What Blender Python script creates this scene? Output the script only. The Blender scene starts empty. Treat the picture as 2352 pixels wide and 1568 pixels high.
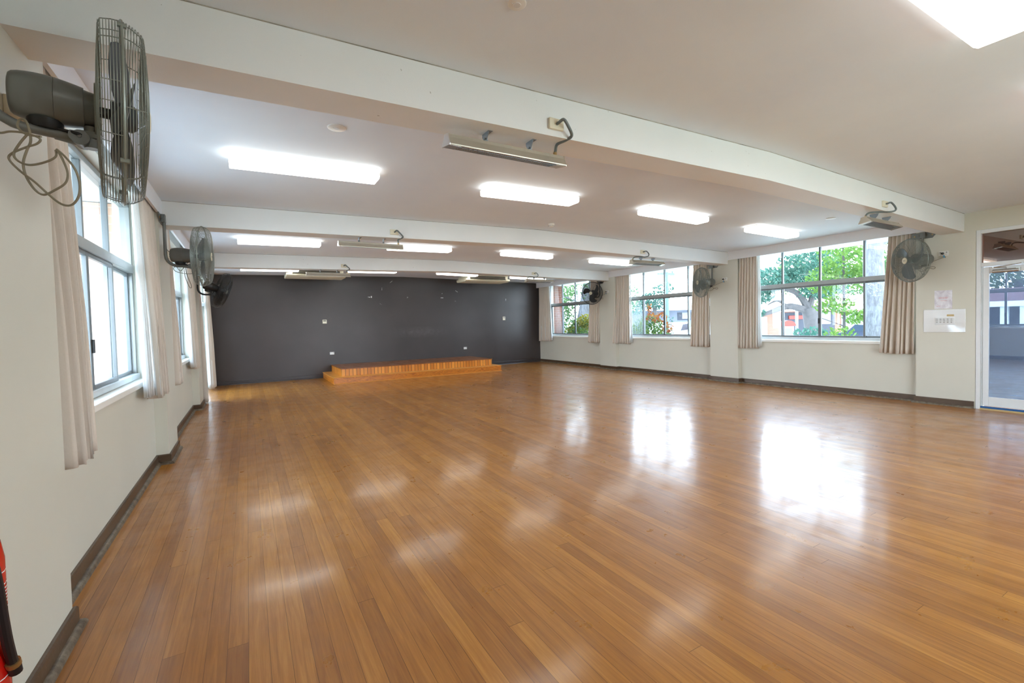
import bpy, math, random
from mathutils import Vector, Matrix
random.seed(7)
PI = math.pi
col = bpy.context.scene.collection
# ------------------------------------------------------------------ room numbers (metres)
W, D = 10.172, 0.115            # pilaster face of the right wall, depth of the wall behind the pilasters
ZB, ZC, XR, RISE = 2.653, 2.9246, 5.14, 0.0884
B = 14.285; YF = -1.6
P1, P1R, P2, P3 = (1.5, 2.994), (-1.6, 3.117), (6.2245, 6.925), (10.086, 10.788)
BEAMS = [(2.543, 2.818), (6.448, 6.723), (10.353, 10.628)]
HB = 0.106
def rz(x): return RISE * (x / XR if x < XR else (W - x) / (W - XR))
def zc(x): return ZC + rz(x)
def zb(x): return ZB + rz(x)

# ------------------------------------------------------------------ materials
def s2l(c):
    return tuple(((v / 255) / 12.92 if v / 255 <= 0.04045 else (((v / 255) + 0.055) / 1.055) ** 2.4) for v in c)
class NT:
    def __init__(s, name):
        s.m = bpy.data.materials.new(name); s.m.use_nodes = True
        s.t = s.m.node_tree; s.n = s.t.nodes; s.n.clear()
        s.out = s.n.new('ShaderNodeOutputMaterial')
    def new(s, typ, **kw):
        o = s.n.new('ShaderNode' + typ)
        for k, v in kw.items(): setattr(o, k, v)
        return o
    def link(s, a, b): s.t.links.new(a, b)
    def setin(s, sock, v):
        if hasattr(v, 'is_linked') or hasattr(v, 'links'): s.link(v, sock)
        else: sock.default_value = v
    def math(s, op, a, b=0.0, c=0.0):
        o = s.new('Math', operation=op)
        for i, v in enumerate((a, b, c)): s.setin(o.inputs[i], v)
        return o.outputs[0]
    def noise(s, vec, scale, detail=3, rough=0.5, dist=0.0):
        o = s.new('TexNoise'); o.inputs['Scale'].default_value = scale; o.inputs['Detail'].default_value = detail
        o.inputs['Roughness'].default_value = rough; o.inputs['Distortion'].default_value = dist
        if vec is not None: s.link(vec, o.inputs['Vector'])
        return o.outputs['Fac']
    def ramp(s, fac, stops):
        o = s.new('ValToRGB'); e = o.color_ramp.elements
        while len(e) > 1: e.remove(e[-1])
        for i, (p, c) in enumerate(stops):
            x = e[0] if i == 0 else e.new(p)
            x.position = p; x.color = (*c, 1) if len(c) == 3 else c
        s.link(fac, o.inputs[0]); return o.outputs['Color']
    def mix(s, fac, a, b, mode='MIX'):
        o = s.new('Mix', data_type='RGBA', blend_type=mode)
        s.setin(o.inputs['Factor'], fac)
        for i, v in ((6, a), (7, b)):
            if isinstance(v, tuple): o.inputs[i].default_value = (*v, 1) if len(v) == 3 else v
            else: s.link(v, o.inputs[i])
        return o.outputs[2]
    def map(s, scale=(1, 1, 1), kind='Object'):
        tc = s.new('TexCoord'); mp = s.new('Mapping'); mp.inputs['Scale'].default_value = scale
        s.link(tc.outputs[kind], mp.inputs['Vector']); return mp.outputs[0]
    def bsdf(s, color, rough=0.5, metal=0.0, bump=None, bstr=0.2, bdist=0.01, spec=0.5, **kw):
        p = s.new('BsdfPrincipled')
        if isinstance(color, tuple): p.inputs['Base Color'].default_value = (*color, 1)
        else: s.link(color, p.inputs['Base Color'])
        s.setin(p.inputs['Roughness'], rough); s.setin(p.inputs['Metallic'], metal)
        p.inputs['Specular IOR Level'].default_value = spec
        for k, v in kw.items(): s.setin(p.inputs[k], v)
        if bump is not None:
            b = s.new('Bump'); b.inputs['Strength'].default_value = bstr; b.inputs['Distance'].default_value = bdist
            s.link(bump, b.inputs['Height']); s.link(b.outputs[0], p.inputs['Normal'])
        s.link(p.outputs[0], s.out.inputs['Surface']); return p
M = {}
def simple(name, rgb, rough=0.5, metal=0.0, var=0.06, scale=8, bstr=0.0, spec=0.5, **kw):
    t = NT(name); v = t.map(); n = t.noise(v, scale, 4)
    c = s2l(rgb); lo = tuple(x * (1 - var) for x in c); hi = tuple(min(1, x * (1 + var)) for x in c)
    cc = t.ramp(n, [(0.3, lo), (0.7, hi)])
    bm = t.noise(v, scale * 14, 2) if bstr else None
    t.bsdf(cc, rough, metal, bm, bstr, 0.004, spec, **kw); M[name] = t.m; return t.m

def paint(name, rgb, rough=0.55, speck=0.0, bstr=0.12, spec=0.4):
    t = NT(name); v = t.map()
    c = s2l(rgb)
    n = t.noise(v, 1.1, 4)
    cc = t.ramp(n, [(0.3, tuple(x * 0.97 for x in c)), (0.7, tuple(min(1, x * 1.03) for x in c))])
    if speck:
        f = t.noise(v, 38, 3, 0.6); z = t.noise(v, 2.3, 2)
        fm = t.math('GREATER_THAN', t.math('ADD', f, t.math('MULTIPLY', z, 0.25)), 0.905 - speck)
        cc = t.mix(t.math('MULTIPLY', fm, 0.55), cc, (0.16, 0.12, 0.08))
    t.bsdf(cc, rough, 0, t.noise(v, 160, 2), bstr, 0.003, spec); M[name] = t.m
paint('wall_paint', (214, 212, 199), 0.42, 0.0)
paint('beam_paint', (238, 240, 240), 0.5, 0.02)
paint('ceiling_paint', (234, 243, 254), 0.6, 0.0)
paint('pelmet_paint', (240, 243, 248), 0.5, 0.0)
paint('sill_paint', (238, 237, 230), 0.35, 0.0)

# dark feature wall: warm charcoal with chips and a chalky smear
t = NT('dark_paint'); v = t.map(); n = t.noise(v, 0.9, 4)
cc = t.ramp(n, [(0.3, s2l((58, 52, 51))), (0.7, s2l((68, 61, 60)))])
sep = t.new('SeparateXYZ'); t.link(v, sep.inputs[0])
def box_mask(t, s, c, h, soft):
    d = t.math('DIVIDE', t.math('SUBTRACT', h, t.math('ABSOLUTE', t.math('SUBTRACT', s, c))), soft)
    o = t.new('Clamp'); t.link(d, o.inputs[0]); return o.outputs[0]
chip = None
for (cx, cz, w_, h_, sl) in ((4.05, 2.36, .035, .016, 0), (4.12, 2.37, .02, .03, 0), (4.45, 2.62, .008, .05, .4), (5.25, 2.36, .018, .02, 0), (6.42, 2.36, .05, .014, 0),
                         (6.43, 2.5, .012, .012, 0), (6.95, 2.58, .045, .01, -.6), (8.85, 2.3, .012, .045, 0), (4.75, 2.85, .05, .008, .8), (6.9, 2.25, .03, .006, 0), (4.4, 2.15, .04, .005, -.5)):
    zz = t.math('SUBTRACT', sep.outputs['Z'], t.math('MULTIPLY', t.math('SUBTRACT', sep.outputs['X'], cx), sl))
    k = t.math('MULTIPLY', box_mask(t, sep.outputs['X'], cx, w_, .006), box_mask(t, zz, cz, h_, .006))
    chip = k if chip is None else t.math('MAXIMUM', chip, k)
br = t.math('GREATER_THAN', t.noise(v, 45, 2), 0.47)
cc = t.mix(t.math('MULTIPLY', chip, br), cc, (0.75, 0.74, 0.7))
smear = t.math('MULTIPLY', t.math('MULTIPLY', box_mask(t, sep.outputs['X'], 5.6, 1.1, 1.0), box_mask(t, sep.outputs['Z'], 1.25, .2, .2)), t.math('MULTIPLY', t.math('POWER', t.noise(v, 7, 6, 0.7), 3.0), 0.28))
cc = t.mix(smear, cc, (0.7, 0.7, 0.7))
t.bsdf(cc, 0.36, 0, t.noise(v, 120, 2), 0.15, 0.003, 0.5); M['dark_paint'] = t.m

# hardwood strip floor: boards along Y
def board_floor(name, bw, bl, stops, rough0, wear=True, gap=(0.026, 0.0004)):
    t = NT(name); v = t.map(); sp = t.new('SeparateXYZ'); t.link(v, sp.inputs[0])
    X, Y = sp.outputs['X'], sp.outputs['Y']
    xb = t.math('DIVIDE', X, bw); idx = t.math('FLOOR', xb); fx = t.math('FRACT', xb)
    wn = t.new('TexWhiteNoise', noise_dimensions='1D'); t.link(idx, wn.inputs['W'])
    yy = t.math('ADD', t.math('DIVIDE', Y, bl), t.math('MULTIPLY', wn.outputs['Value'], 9.7)); seg = t.math('FLOOR', yy); fy = t.math('FRACT', yy)
    cb = t.new('CombineXYZ'); t.link(idx, cb.inputs[0]); t.link(seg, cb.inputs[1])
    w2 = t.new('TexWhiteNoise', noise_dimensions='2D'); t.link(cb.outputs[0], w2.inputs['Vector'])
    tone = w2.outputs['Value']
    gv = t.new('CombineXYZ'); t.link(t.math('MULTIPLY', X, 26), gv.inputs[0]); t.link(t.math('ADD', t.math('MULTIPLY', Y, 1.1), t.math('MULTIPLY', tone, 50)), gv.inputs[1]); t.link(t.math('MULTIPLY', tone, 31), gv.inputs[2])
    grain = t.noise(gv.outputs[0], 2.2, 5, 0.6, 0.6)
    fine = t.new('CombineXYZ'); t.link(t.math('MULTIPLY', X, 190), fine.inputs[0]); t.link(t.math('MULTIPLY', Y, 5), fine.inputs[1]); t.link(tone, fine.inputs[2])
    fg = t.noise(fine.outputs[0], 1.6, 2, 0.5)
    fac = t.math('ADD', t.math('ADD', t.math('MULTIPLY', tone, 0.22), t.math('MULTIPLY', grain, 0.68)), t.math('MULTIPLY', fg, 0.13))
    cc = t.ramp(fac, stops)
    gx = t.math('LESS_THAN', t.math('MINIMUM', fx, t.math('SUBTRACT', 1.0, fx)), gap[0] * 0.5)
    gy = t.math('LESS_THAN', t.math('MINIMUM', fy, t.math('SUBTRACT', 1.0, fy)), gap[1])
    gm = t.math('MULTIPLY', t.math('MAXIMUM', gx, gy), t.math('MULTIPLY_ADD', t.noise(v, 3, 2), 0.9, 0.15))
    cc = t.mix(gm, cc, (0.035, 0.016, 0.008))
    big = t.noise(v, 0.55, 3)
    ro = rough0
    if wear:
        sc = t.noise(v, 4, 5, 0.6)
        ro = t.math('ADD', rough0, t.math('ADD', t.math('MULTIPLY', t.math('POWER', sc, 3.0), 0.75), t.math('MULTIPLY', big, 0.05)))
        ro = t.math('ADD', ro, t.math('MULTIPLY', gm, 0.3))
    # each strip is slightly cupped and tilted
    hgt = t.math('ADD', t.math('MULTIPLY', t.math('MULTIPLY', t.math('SUBTRACT', fx, 0.5), t.math('SUBTRACT', tone, 0.5)), 0.30),
                 t.math('ADD', t.math('ADD', t.math('MULTIPLY', t.noise(v, 7, 3), 0.10), t.math('MULTIPLY', fg, 0.16)), 0.0))
    p = t.bsdf(cc, ro, 0, hgt, 0.25, 0.003, 0.42)
    if wear:
        t.link(t.math('MULTIPLY_ADD', t.noise(v, 90, 4, 0.7), 0.5, 0.16), p.inputs['Coat Weight']); p.inputs['Coat IOR'].default_value = 1.45
        t.link(t.math('ADD', 0.06, t.math('MULTIPLY', sc, 0.09)), p.inputs['Coat Roughness'])
        b2 = t.new('Bump'); b2.inputs['Strength'].default_value = 0.4; b2.inputs['Distance'].default_value = 0.003
        t.link(hgt, b2.inputs['Height']); t.link(b2.outputs[0], p.inputs['Coat Normal'])
    M[name] = t.m
board_floor('floor_wood', 0.0825, 3.6, [(0.15, s2l((112, 66, 18))), (0.38, s2l((145, 90, 29))), (0.58, s2l((168, 109, 38))), (0.88, s2l((198, 141, 61)))], 0.22)
board_floor('stage_wood', 0.0825, 4.0, [(0.2, s2l((112, 60, 26))), (0.5, s2l((140, 82, 38))), (0.85, s2l((164, 104, 54)))], 0.3)

def plywood(name, rgb, rgb2, sx=(1.2, 1.2, 9), sc=1.4):
    t = NT(name); v = t.map(sx)
    n = t.noise(v, sc, 3, 0.5, 2.4); w = t.math('FRACT', t.math('MULTIPLY', n, 5.0))
    w = t.math('ABSOLUTE', t.math('SUBTRACT', w, 0.5))
    cc = t.ramp(w, [(0.0, s2l(rgb)), (0.32, s2l(tuple((a * 2 + b) / 3 for a, b in zip(rgb, rgb2)))), (0.5, s2l(rgb2))])
    t.bsdf(cc, 0.3, 0, None, 0, 0, 0.5); M[name] = t.m
plywood('plywood', (216, 132, 36), (156, 80, 14))
t = NT('batten_wood'); v = t.map(); sp = t.new('SeparateXYZ'); t.link(v, sp.inputs[0])
ux = t.math('ADD', sp.outputs['X'], sp.outputs['Y'])
xb = t.math('DIVIDE', ux, 0.094); fx = t.math('FRACT', xb)
wn = t.new('TexWhiteNoise', noise_dimensions='1D'); t.link(t.math('FLOOR', xb), wn.inputs['W'])
gv = t.new('CombineXYZ'); t.link(t.math('MULTIPLY', ux, 40), gv.inputs[0]); t.link(t.math('MULTIPLY', sp.outputs['Z'], 3), gv.inputs[2]); t.link(t.math('MULTIPLY', wn.outputs['Value'], 20), gv.inputs[1])
cc = t.ramp(t.math('ADD', t.math('MULTIPLY', wn.outputs['Value'], 0.6), t.math('MULTIPLY', t.noise(gv.outputs[0], 1.5, 3), 0.4)), [(0.2, s2l((200, 120, 32))), (0.8, s2l((238, 160, 62)))])
gm = t.math('LESS_THAN', t.math('MINIMUM', fx, t.math('SUBTRACT', 1.0, fx)), 0.06)
cc = t.mix(gm, cc, s2l((52, 26, 8)))
t.bsdf(cc, 0.32, 0, t.math('MULTIPLY', gm, -1), 0.4, 0.004); M['batten_wood'] = t.m
simple('stage_trim', (214, 146, 62), 0.35)
# skirting: dark brown paint, worn edges
t = NT('skirting_paint'); v = t.map(); n = t.noise(v, 3, 4)
cc = t.ramp(n, [(0.3, s2l((74, 56, 41))), (0.7, s2l((92, 73, 55)))])
f = t.noise(v, 30, 4, 0.7)
cc = t.mix(t.math('MULTIPLY', t.math('GREATER_THAN', f, 0.70), 0.55), cc, s2l((168, 156, 136)))
t.bsdf(cc, 0.33, 0, t.noise(v, 50, 3), 0.25, 0.003); M['skirting_paint'] = t.m
t = NT('skirting_worn'); v = t.map((1, 1, 1)); f = t.noise(v, 14, 5, 0.7)
cc = t.ramp(f, [(0.36, s2l((72, 58, 45))), (0.5, s2l((104, 92, 76))), (0.64, s2l((128, 118, 102)))])
t.bsdf(cc, 0.4, 0, t.noise(v, 40, 3), 0.4, 0.004); M['skirting_worn'] = t.m
simple('skirting_dark', (60, 54, 54), 0.35)

# curtain cloth: woven beige
def cloth(name, rgb, trans=0.12):
    t = NT(name); v = t.map()
    w = t.noise(t.map((90, 90, 900)), 1.0, 2); w2 = t.noise(t.map((900, 900, 60)), 1.0, 2)
    c = s2l(rgb)
    cc = t.ramp(t.math('MULTIPLY_ADD', t.math('ADD', w, w2), 0.5, 0.0), [(0.35, tuple(x * 0.95 for x in c)), (0.65, tuple(min(1, x * 1.04) for x in c))])
    d = t.new('BsdfDiffuse'); t.link(cc, d.inputs['Color']); tr = t.new('BsdfTranslucent'); t.link(cc, tr.inputs['Color'])
    ms = t.new('MixShader'); ms.inputs[0].default_value = trans; t.link(d.outputs[0], ms.inputs[1]); t.link(tr.outputs[0], ms.inputs[2])
    t.link(ms.outputs[0], t.out.inputs['Surface']); M[name] = t.m
cloth('curtain_cloth', (228, 217, 204), 0.14)
cloth('curtain_lining', (244, 244, 242), 0.35)

def glass(name, tint, refl, rough=0.0, gcol=(1, 1, 1)):
    t = NT(name)
    fr = t.new('LayerWeight'); fr.inputs['Blend'].default_value = 0.35
    f = t.math('MULTIPLY_ADD', fr.outputs['Fresnel'], 0.28, refl)
    tr = t.new('BsdfTransparent'); tr.inputs['Color'].default_value = (*tint, 1)
    gl = t.new('BsdfGlossy'); gl.inputs['Roughness'].default_value = rough; gl.inputs['Color'].default_value = (*gcol, 1)
    ms = t.new('MixShader'); t.link(f, ms.inputs[0]); t.link(tr.outputs[0], ms.inputs[1]); t.link(gl.outputs[0], ms.inputs[2])
    t.link(ms.outputs[0], t.out.inputs['Surface']); M[name] = t.m
glass('window_glass', (0.94, 0.97, 1.0), 0.0)
glass('tinted_glass', (0.42, 0.46, 0.52), 0.15, 0.0, (0.82, 0.9, 1.0))
glass('transom_tint', (0.16, 0.07, 0.04), 0.17, 0.0, (1.0, 0.82, 0.74))

simple('alu_backlit', (112, 117, 118), 0.36, 0.3, 0.04, 5); simple('alu_lit', (200, 206, 208), 0.35, 0.2); simple('alu', (156, 159, 157), 0.36, 0.35, 0.04, 5)  # same aluminium, lightened where light falls on it and darkened where backlit
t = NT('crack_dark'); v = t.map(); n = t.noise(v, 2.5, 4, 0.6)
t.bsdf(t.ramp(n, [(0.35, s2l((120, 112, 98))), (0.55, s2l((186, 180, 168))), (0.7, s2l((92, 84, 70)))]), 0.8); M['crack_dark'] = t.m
simple('alu_white', (226, 229, 230), 0.35, 0.0, 0.02)
simple('alu_dark', (96, 94, 88), 0.4, 0.4)
simple('white_plastic', (236, 236, 232), 0.35, 0.0, 0.02)
simple('ivory_plastic', (232, 224, 200), 0.4, 0.0, 0.03)
simple('beige_plastic', (216, 206, 180), 0.45)
simple('black_plastic', (24, 24, 26), 0.4)
simple('grey_plastic', (150, 152, 150), 0.45)
simple('fan_metal', (112, 114, 110), 0.34, 0.1, 0.05)
simple('fan_black', (34, 34, 35), 0.4, 0.1)
simple('wire_grey', (134, 140, 132), 0.38, 0.3)
simple('wire_black', (52, 53, 53), 0.42, 0.3)
simple('badge_cream', (226, 218, 188), 0.4)
simple('blade_dark', (82, 88, 92), 0.4, 0.1)
simple('cord_grey', (132, 124, 104), 0.5)
simple('blue_tape', (60, 150, 200), 0.5)
simple('conduit', (112, 120, 120), 0.4, 0.0, 0.1, 90)
simple('galv', (146, 156, 164), 0.4, 0.6, 0.08)
simple('heater_body', (190, 184, 170), 0.34, 0.5, 0.05)
simple('heater_inner', (150, 92, 46), 0.4, 0.6)
simple('bright_metal', (230, 230, 230), 0.2, 0.9, 0.02)
simple('chrome', (200, 200, 196), 0.22, 0.85, 0.03)
simple('ac_white', (226, 220, 196), 0.4, 0.0, 0.03)
simple('ac_grille', (60, 58, 52), 0.5)
simple('red_paint', (196, 22, 14), 0.22, 0.0, 0.05, 5, 0, 0.6)
simple('label_white', (235, 232, 228), 0.4)
simple('rubber_black', (26, 22, 26), 0.45)
simple('brass', (176, 148, 100), 0.3, 0.8)
simple('lcd', (88, 92, 76), 0.3)
simple('threshold', (196, 172, 122), 0.4, 0.2)
simple('strip_blue', (30, 90, 150), 0.4)
# brushed stainless switch panel
t = NT('stainless'); v = t.map((4, 4, 260)); n = t.noise(v, 1.0, 2)
t.bsdf(t.ramp(n, [(0.3, (0.9, 0.92, 0.93)), (0.7, (0.97, 0.98, 0.98))]), 0.16, 0.4, t.noise(t.map(), 3.0, 2), 0.25, 0.05); M['stainless'] = t.m
simple('steel_button', (170, 170, 166), 0.3, 0.6)
t = NT('sleeve'); v = t.map(); n = t.noise(v, 12, 4, 0.5, 1.0)
t.bsdf(t.ramp(n, [(0.35, s2l((214, 210, 220))), (0.65, s2l((240, 240, 246)))]), 0.18, 0, n, 0.25, 0.01, 0.6); M['sleeve'] = t.m
simple('red_print', (216, 120, 130), 0.5)
def emit(name, col_, s):
    t = NT(name); e = t.new('Emission'); e.inputs['Color'].default_value = (*col_, 1); e.inputs['Strength'].default_value = s
    t.link(e.outputs[0], t.out.inputs['Surface']); M[name] = t.m
emit('tube_glow', (1.0, 0.99, 0.94), 8.0); emit('tube_glow_side', (1.0, 0.985, 0.92), 3.0)
simple('diffuser_end', (244, 242, 228), 0.3)
# outdoors
def foliage(name, a, b, tr=0.4):
    t = NT(name); ob = t.new('ObjectInfo'); g = t.new('NewGeometry')
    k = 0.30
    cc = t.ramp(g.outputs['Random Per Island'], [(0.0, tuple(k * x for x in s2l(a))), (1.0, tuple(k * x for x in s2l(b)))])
    d = t.new('BsdfDiffuse'); t.link(cc, d.inputs['Color']); r = t.new('BsdfTranslucent'); t.link(cc, r.inputs['Color'])
    ms = t.new('MixShader'); ms.inputs[0].default_value = tr; t.link(d.outputs[0], ms.inputs[1]); t.link(r.outputs[0], ms.inputs[2])
    t.link(ms.outputs[0], t.out.inputs['Surface']); M[name] = t.m
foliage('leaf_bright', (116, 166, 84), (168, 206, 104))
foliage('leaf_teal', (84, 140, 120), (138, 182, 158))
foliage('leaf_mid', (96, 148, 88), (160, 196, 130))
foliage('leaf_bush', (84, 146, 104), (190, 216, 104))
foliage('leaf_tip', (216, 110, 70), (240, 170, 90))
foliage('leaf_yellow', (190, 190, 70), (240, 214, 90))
t = NT('bark'); v = t.map((13, 13, 3.2)); n = t.noise(v, 1.6, 6, 0.65, 0.5)
t.bsdf(t.ramp(n, [(0.3, s2l((66, 65, 66))), (0.5, s2l((92, 91, 92))), (0.7, s2l((110, 110, 112)))]), 0.9, 0, n, 0.8, 0.05); M['bark'] = t.m
simple('branch_bark', (66, 62, 60), 0.9, 0, 0.2, 6)
t = NT('brick'); v = t.map(); sp = t.new('SeparateXYZ'); t.link(v, sp.inputs[0]); cb = t.new('CombineXYZ')
t.link(t.math('ADD', sp.outputs['X'], sp.outputs['Y']), cb.inputs[0]); t.link(sp.outputs['Z'], cb.inputs[1])
bt = t.new('TexBrick'); t.link(cb.outputs[0], bt.inputs['Vector']); bt.inputs['Scale'].default_value = 1
bt.inputs['Brick Width'].default_value = 0.24; bt.inputs['Row Height'].default_value = 0.086; bt.inputs['Mortar Size'].default_value = 0.006
bt.inputs['Color1'].default_value = (*s2l((134, 82, 62)), 1); bt.inputs['Color2'].default_value = (*s2l((118, 70, 52)), 1); bt.inputs['Mortar'].default_value = (*s2l((140, 124, 112)), 1)
t.bsdf(bt.outputs['Color'], 0.85); M['brick'] = t.m
bp = t.m.copy(); bp.name = 'brick_sunlit'; M['brick_sunlit'] = bp  # same brick lightened, strong daylight put into its colour
for n_ in bp.node_tree.nodes:
    if n_.type == 'TEX_BRICK':
        n_.inputs['Color1'].default_value = (*s2l((196, 158, 134)), 1); n_.inputs['Color2'].default_value = (*s2l((184, 142, 118)), 1); n_.inputs['Mortar'].default_value = (*s2l((196, 178, 162)), 1)
simple('ground_grass', (150, 152, 132), 0.95, 0, 0.15, 3)
simple('path_concrete', (150, 148, 142), 0.9, 0, 0.05, 2)
simple('concrete', (214, 212, 206), 0.9, 0, 0.05, 2)
simple('render_white', (236, 236, 232), 0.8)
simple('house_grey', (92, 96, 106), 0.8)
simple('house_pale', (118, 120, 124), 0.8)
simple('roof_white', (240, 240, 240), 0.7)
simple('roof_red', (88, 44, 42), 0.8, 0, 0.1, 4)
simple('dark_open', (34, 38, 48), 0.6)
simple('sign_red', (150, 34, 16), 0.5)
simple('pump_white', (120, 122, 126), 0.5)
simple('pole_green', (78, 98, 94), 0.7)
simple('pole_grey', (92, 92, 94), 0.6)
simple('car_white', (236, 238, 240), 0.25)
simple('car_blue', (26, 36, 52), 0.22)
simple('car_glass', (40, 50, 60), 0.1)
simple('rail_dark', (70, 80, 80), 0.6)
simple('vest_floor', (98, 106, 120), 0.7)
simple('vest_wall', (156, 164, 176), 0.8)  # blue-grey put into the lobby walls in place of the glass reflection

# ------------------------------------------------------------------ mesh builder
class MB:
    def __init__(s): s.v = []; s.f = []; s.mi = []; s.cur = 0
    def mat(s, i): s.cur = i; return s
    def add(s, vs, fs):
        o = len(s.v); s.v += [tuple(p) for p in vs]
        for f in fs: s.f.append(tuple(o + i for i in f)); s.mi.append(s.cur)
        return s
    def box(s, x0, x1, y0, y1, z0, z1):
        x0, x1 = min(x0, x1), max(x0, x1); y0, y1 = min(y0, y1), max(y0, y1); z0, z1 = min(z0, z1), max(z0, z1)
        return s.add([(x0, y0, z0), (x1, y0, z0), (x1, y1, z0), (x0, y1, z0), (x0, y0, z1), (x1, y0, z1), (x1, y1, z1), (x0, y1, z1)],
                     [(0, 3, 2, 1), (4, 5, 6, 7), (0, 1, 5, 4), (1, 2, 6, 5), (2, 3, 7, 6), (3, 0, 4, 7)])
    def hexa(s, p): return s.add(p, [(0, 3, 2, 1), (4, 5, 6, 7), (0, 1, 5, 4), (1, 2, 6, 5), (2, 3, 7, 6), (3, 0, 4, 7)])
    def extr(s, poly, a, b):
        # poly: list of points; extruded from offset vector a to b (both added)
        n = len(poly); a = Vector(a); b = Vector(b); P = [Vector(p) for p in poly]
        return s.add([p + a for p in P] + [p + b for p in P], [tuple(range(n))[::-1], tuple(range(n, 2 * n))] + [(i, (i + 1) % n, n + (i + 1) % n, n + i) for i in range(n)])
    def tube(s, pts, r, seg=8, closed=False, caps=True):
        P = [Vector(p) for p in pts]; n = len(P)
        rr = r if isinstance(r, (list, tuple)) else [r] * n
        vs = []; up = None
        for i in range(n):
            a = P[i - 1] if (i > 0 or closed) else P[i]; b = P[(i + 1) % n] if (i < n - 1 or closed) else P[i]
            d = (b - a)
            d = d.normalized() if d.length > 1e-9 else Vector((0, 0, 1))
            if up is None:
                up = d.orthogonal().normalized()
            up = (up - d * up.dot(d)); up = up.normalized() if up.length > 1e-6 else d.orthogonal().normalized()
            w = d.cross(up)
            for k in range(seg):
                an = 2 * PI * k / seg; vs.append(P[i] + (up * math.cos(an) + w * math.sin(an)) * rr[i])
        fs = []
        for i in range(n if closed else n - 1):
            j = (i + 1) % n
            for k in range(seg): fs.append((i * seg + k, i * seg + (k + 1) % seg, j * seg + (k + 1) % seg, j * seg + k))
        if caps and not closed: fs += [tuple(range(seg))[::-1], tuple(range((n - 1) * seg, n * seg))]
        return s.add(vs, fs)
    def lathe(s, prof, seg=32, origin=(0, 0, 0), axis='x'):
        # prof: (t along axis, radius)
        o = Vector(origin); vs = []; n = len(prof)
        for (tt, r) in prof:
            for k in range(seg):
                a = 2 * PI * k / seg; c, sn = math.cos(a) * r, math.sin(a) * r
                p = {'x': (tt, c, sn), 'y': (sn, tt, c), 'z': (c, sn, tt)}[axis]; vs.append(o + Vector(p))
        fs = []
        for i in range(n - 1):
            for k in range(seg): fs.append((i * seg + k, i * seg + (k + 1) % seg, (i + 1) * seg + (k + 1) % seg, (i + 1) * seg + k))
        fs += [tuple(range(seg))[::-1], tuple(range((n - 1) * seg, n * seg))]
        return s.add(vs, fs)
    def ring(s, x, r, wr, seg=72, k=4):
        return s.tube([(x, math.cos(2 * PI * i / seg) * r, math.sin(2 * PI * i / seg) * r) for i in range(seg)], wr, k, True)
    def obj(s, name, mats, parent=None, smooth=True, bevel=0.0, angle=35, loc=None):
        me = bpy.data.meshes.new(name); me.from_pydata(s.v, [], s.f)
        if not isinstance(mats, (list, tuple)): mats = [mats]
        for m in mats: me.materials.append(M[m])
        me.polygons.foreach_set('material_index', s.mi)
        me.update()
        import bmesh
        bm = bmesh.new(); bm.from_mesh(me); bmesh.ops.recalc_face_normals(bm, faces=bm.faces); bm.to_mesh(me); bm.free()
        if smooth:
            me.shade_smooth(); me.set_sharp_from_angle(angle=math.radians(angle))
        o = bpy.data.objects.new(name, me); col.objects.link(o)
        if parent is not None: o.parent = parent
        if loc is not None: o.location = loc
        if bevel:
            b = o.modifiers.new('edge', 'BEVEL'); b.width = bevel; b.segments = 2; b.limit_method = 'ANGLE'; b.angle_limit = math.radians(40)
        return o
def tag(o, label, cat, group=None, kind=None):
    o['label'] = label; o['category'] = cat
    if group: o['group'] = group
    if kind: o['kind'] = kind
    return o
def empty(name, loc, rotz=0.0):
    o = bpy.data.objects.new(name, None); col.objects.link(o); o.location = loc; o.rotation_euler = (0, 0, rotz); o.empty_display_size = 0.1
    return o
def thing(name, label, cat, loc, rotz=0.0, group=None): return tag(empty(name, loc, rotz), label, cat, group)
def copy_tree(o, parent=None):
    c = o.copy(); col.objects.link(c)
    if parent is not None: c.parent = parent
    for ch in list(o.children): copy_tree(ch, c)
    return c
def smooth_path(pts, n=6, closed=False):
    P = [Vector(p) for p in pts]; out = []; m = len(P)
    for i in range(m if closed else m - 1):
        g = lambda k: P[k % m] if closed else P[max(0, min(m - 1, k))]
        p0, p1, p2, p3 = g(i - 1), g(i), g(i + 1), g(i + 2)
        for k in range(n):
            u = k / n
            out.append(0.5 * ((2 * p1) + (p2 - p0) * u + (2 * p0 - 5 * p1 + 4 * p2 - p3) * u * u + (3 * p1 - p0 - 3 * p2 + p3) * u ** 3))
    if not closed: out.append(P[-1])
    return out
def struct(o, label, cat): return tag(o, label, cat, kind='structure')

# ------------------------------------------------------------------ the shell
WIN = [(3.19, 6.10), (7.00, 9.92), (10.86, 13.69)]      # right-hand openings
WINL = [(3.02, 5.99), (6.98, 9.98)]                     # left-hand openings
LDOOR = (10.95, 14.05)
SILL, HEAD, HEADR = 0.972, 2.76, 2.845
fl = MB().box(-0.5, W + 0.5, YF, B, -0.2, 0.0).obj('floor', 'floor_wood', smooth=False)
struct(fl, 'polished amber hardwood strip floor filling the hall', 'floor')
m = MB()
for y0, y1 in [(YF, B)]:
    for a, b in ((-0.4, XR), (XR, W + 0.4)):
        za, zb_ = zc(max(a, 0)) - (0.0 if a >= 0 else 0), zc(min(b, W))
        za = ZC + RISE * (a / XR) if a < XR else ZC + RISE * (W - a) / (W - XR)
        zb_ = ZC + RISE * (b / XR) if b <= XR else ZC + RISE * (W - b) / (W - XR)
        m.hexa([(a, y0, za), (b, y0, zb_), (b, y1, zb_), (a, y1, za), (a, y0, za + .25), (b, y0, zb_ + .25), (b, y1, zb_ + .25), (a, y1, za + .25)])
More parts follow.
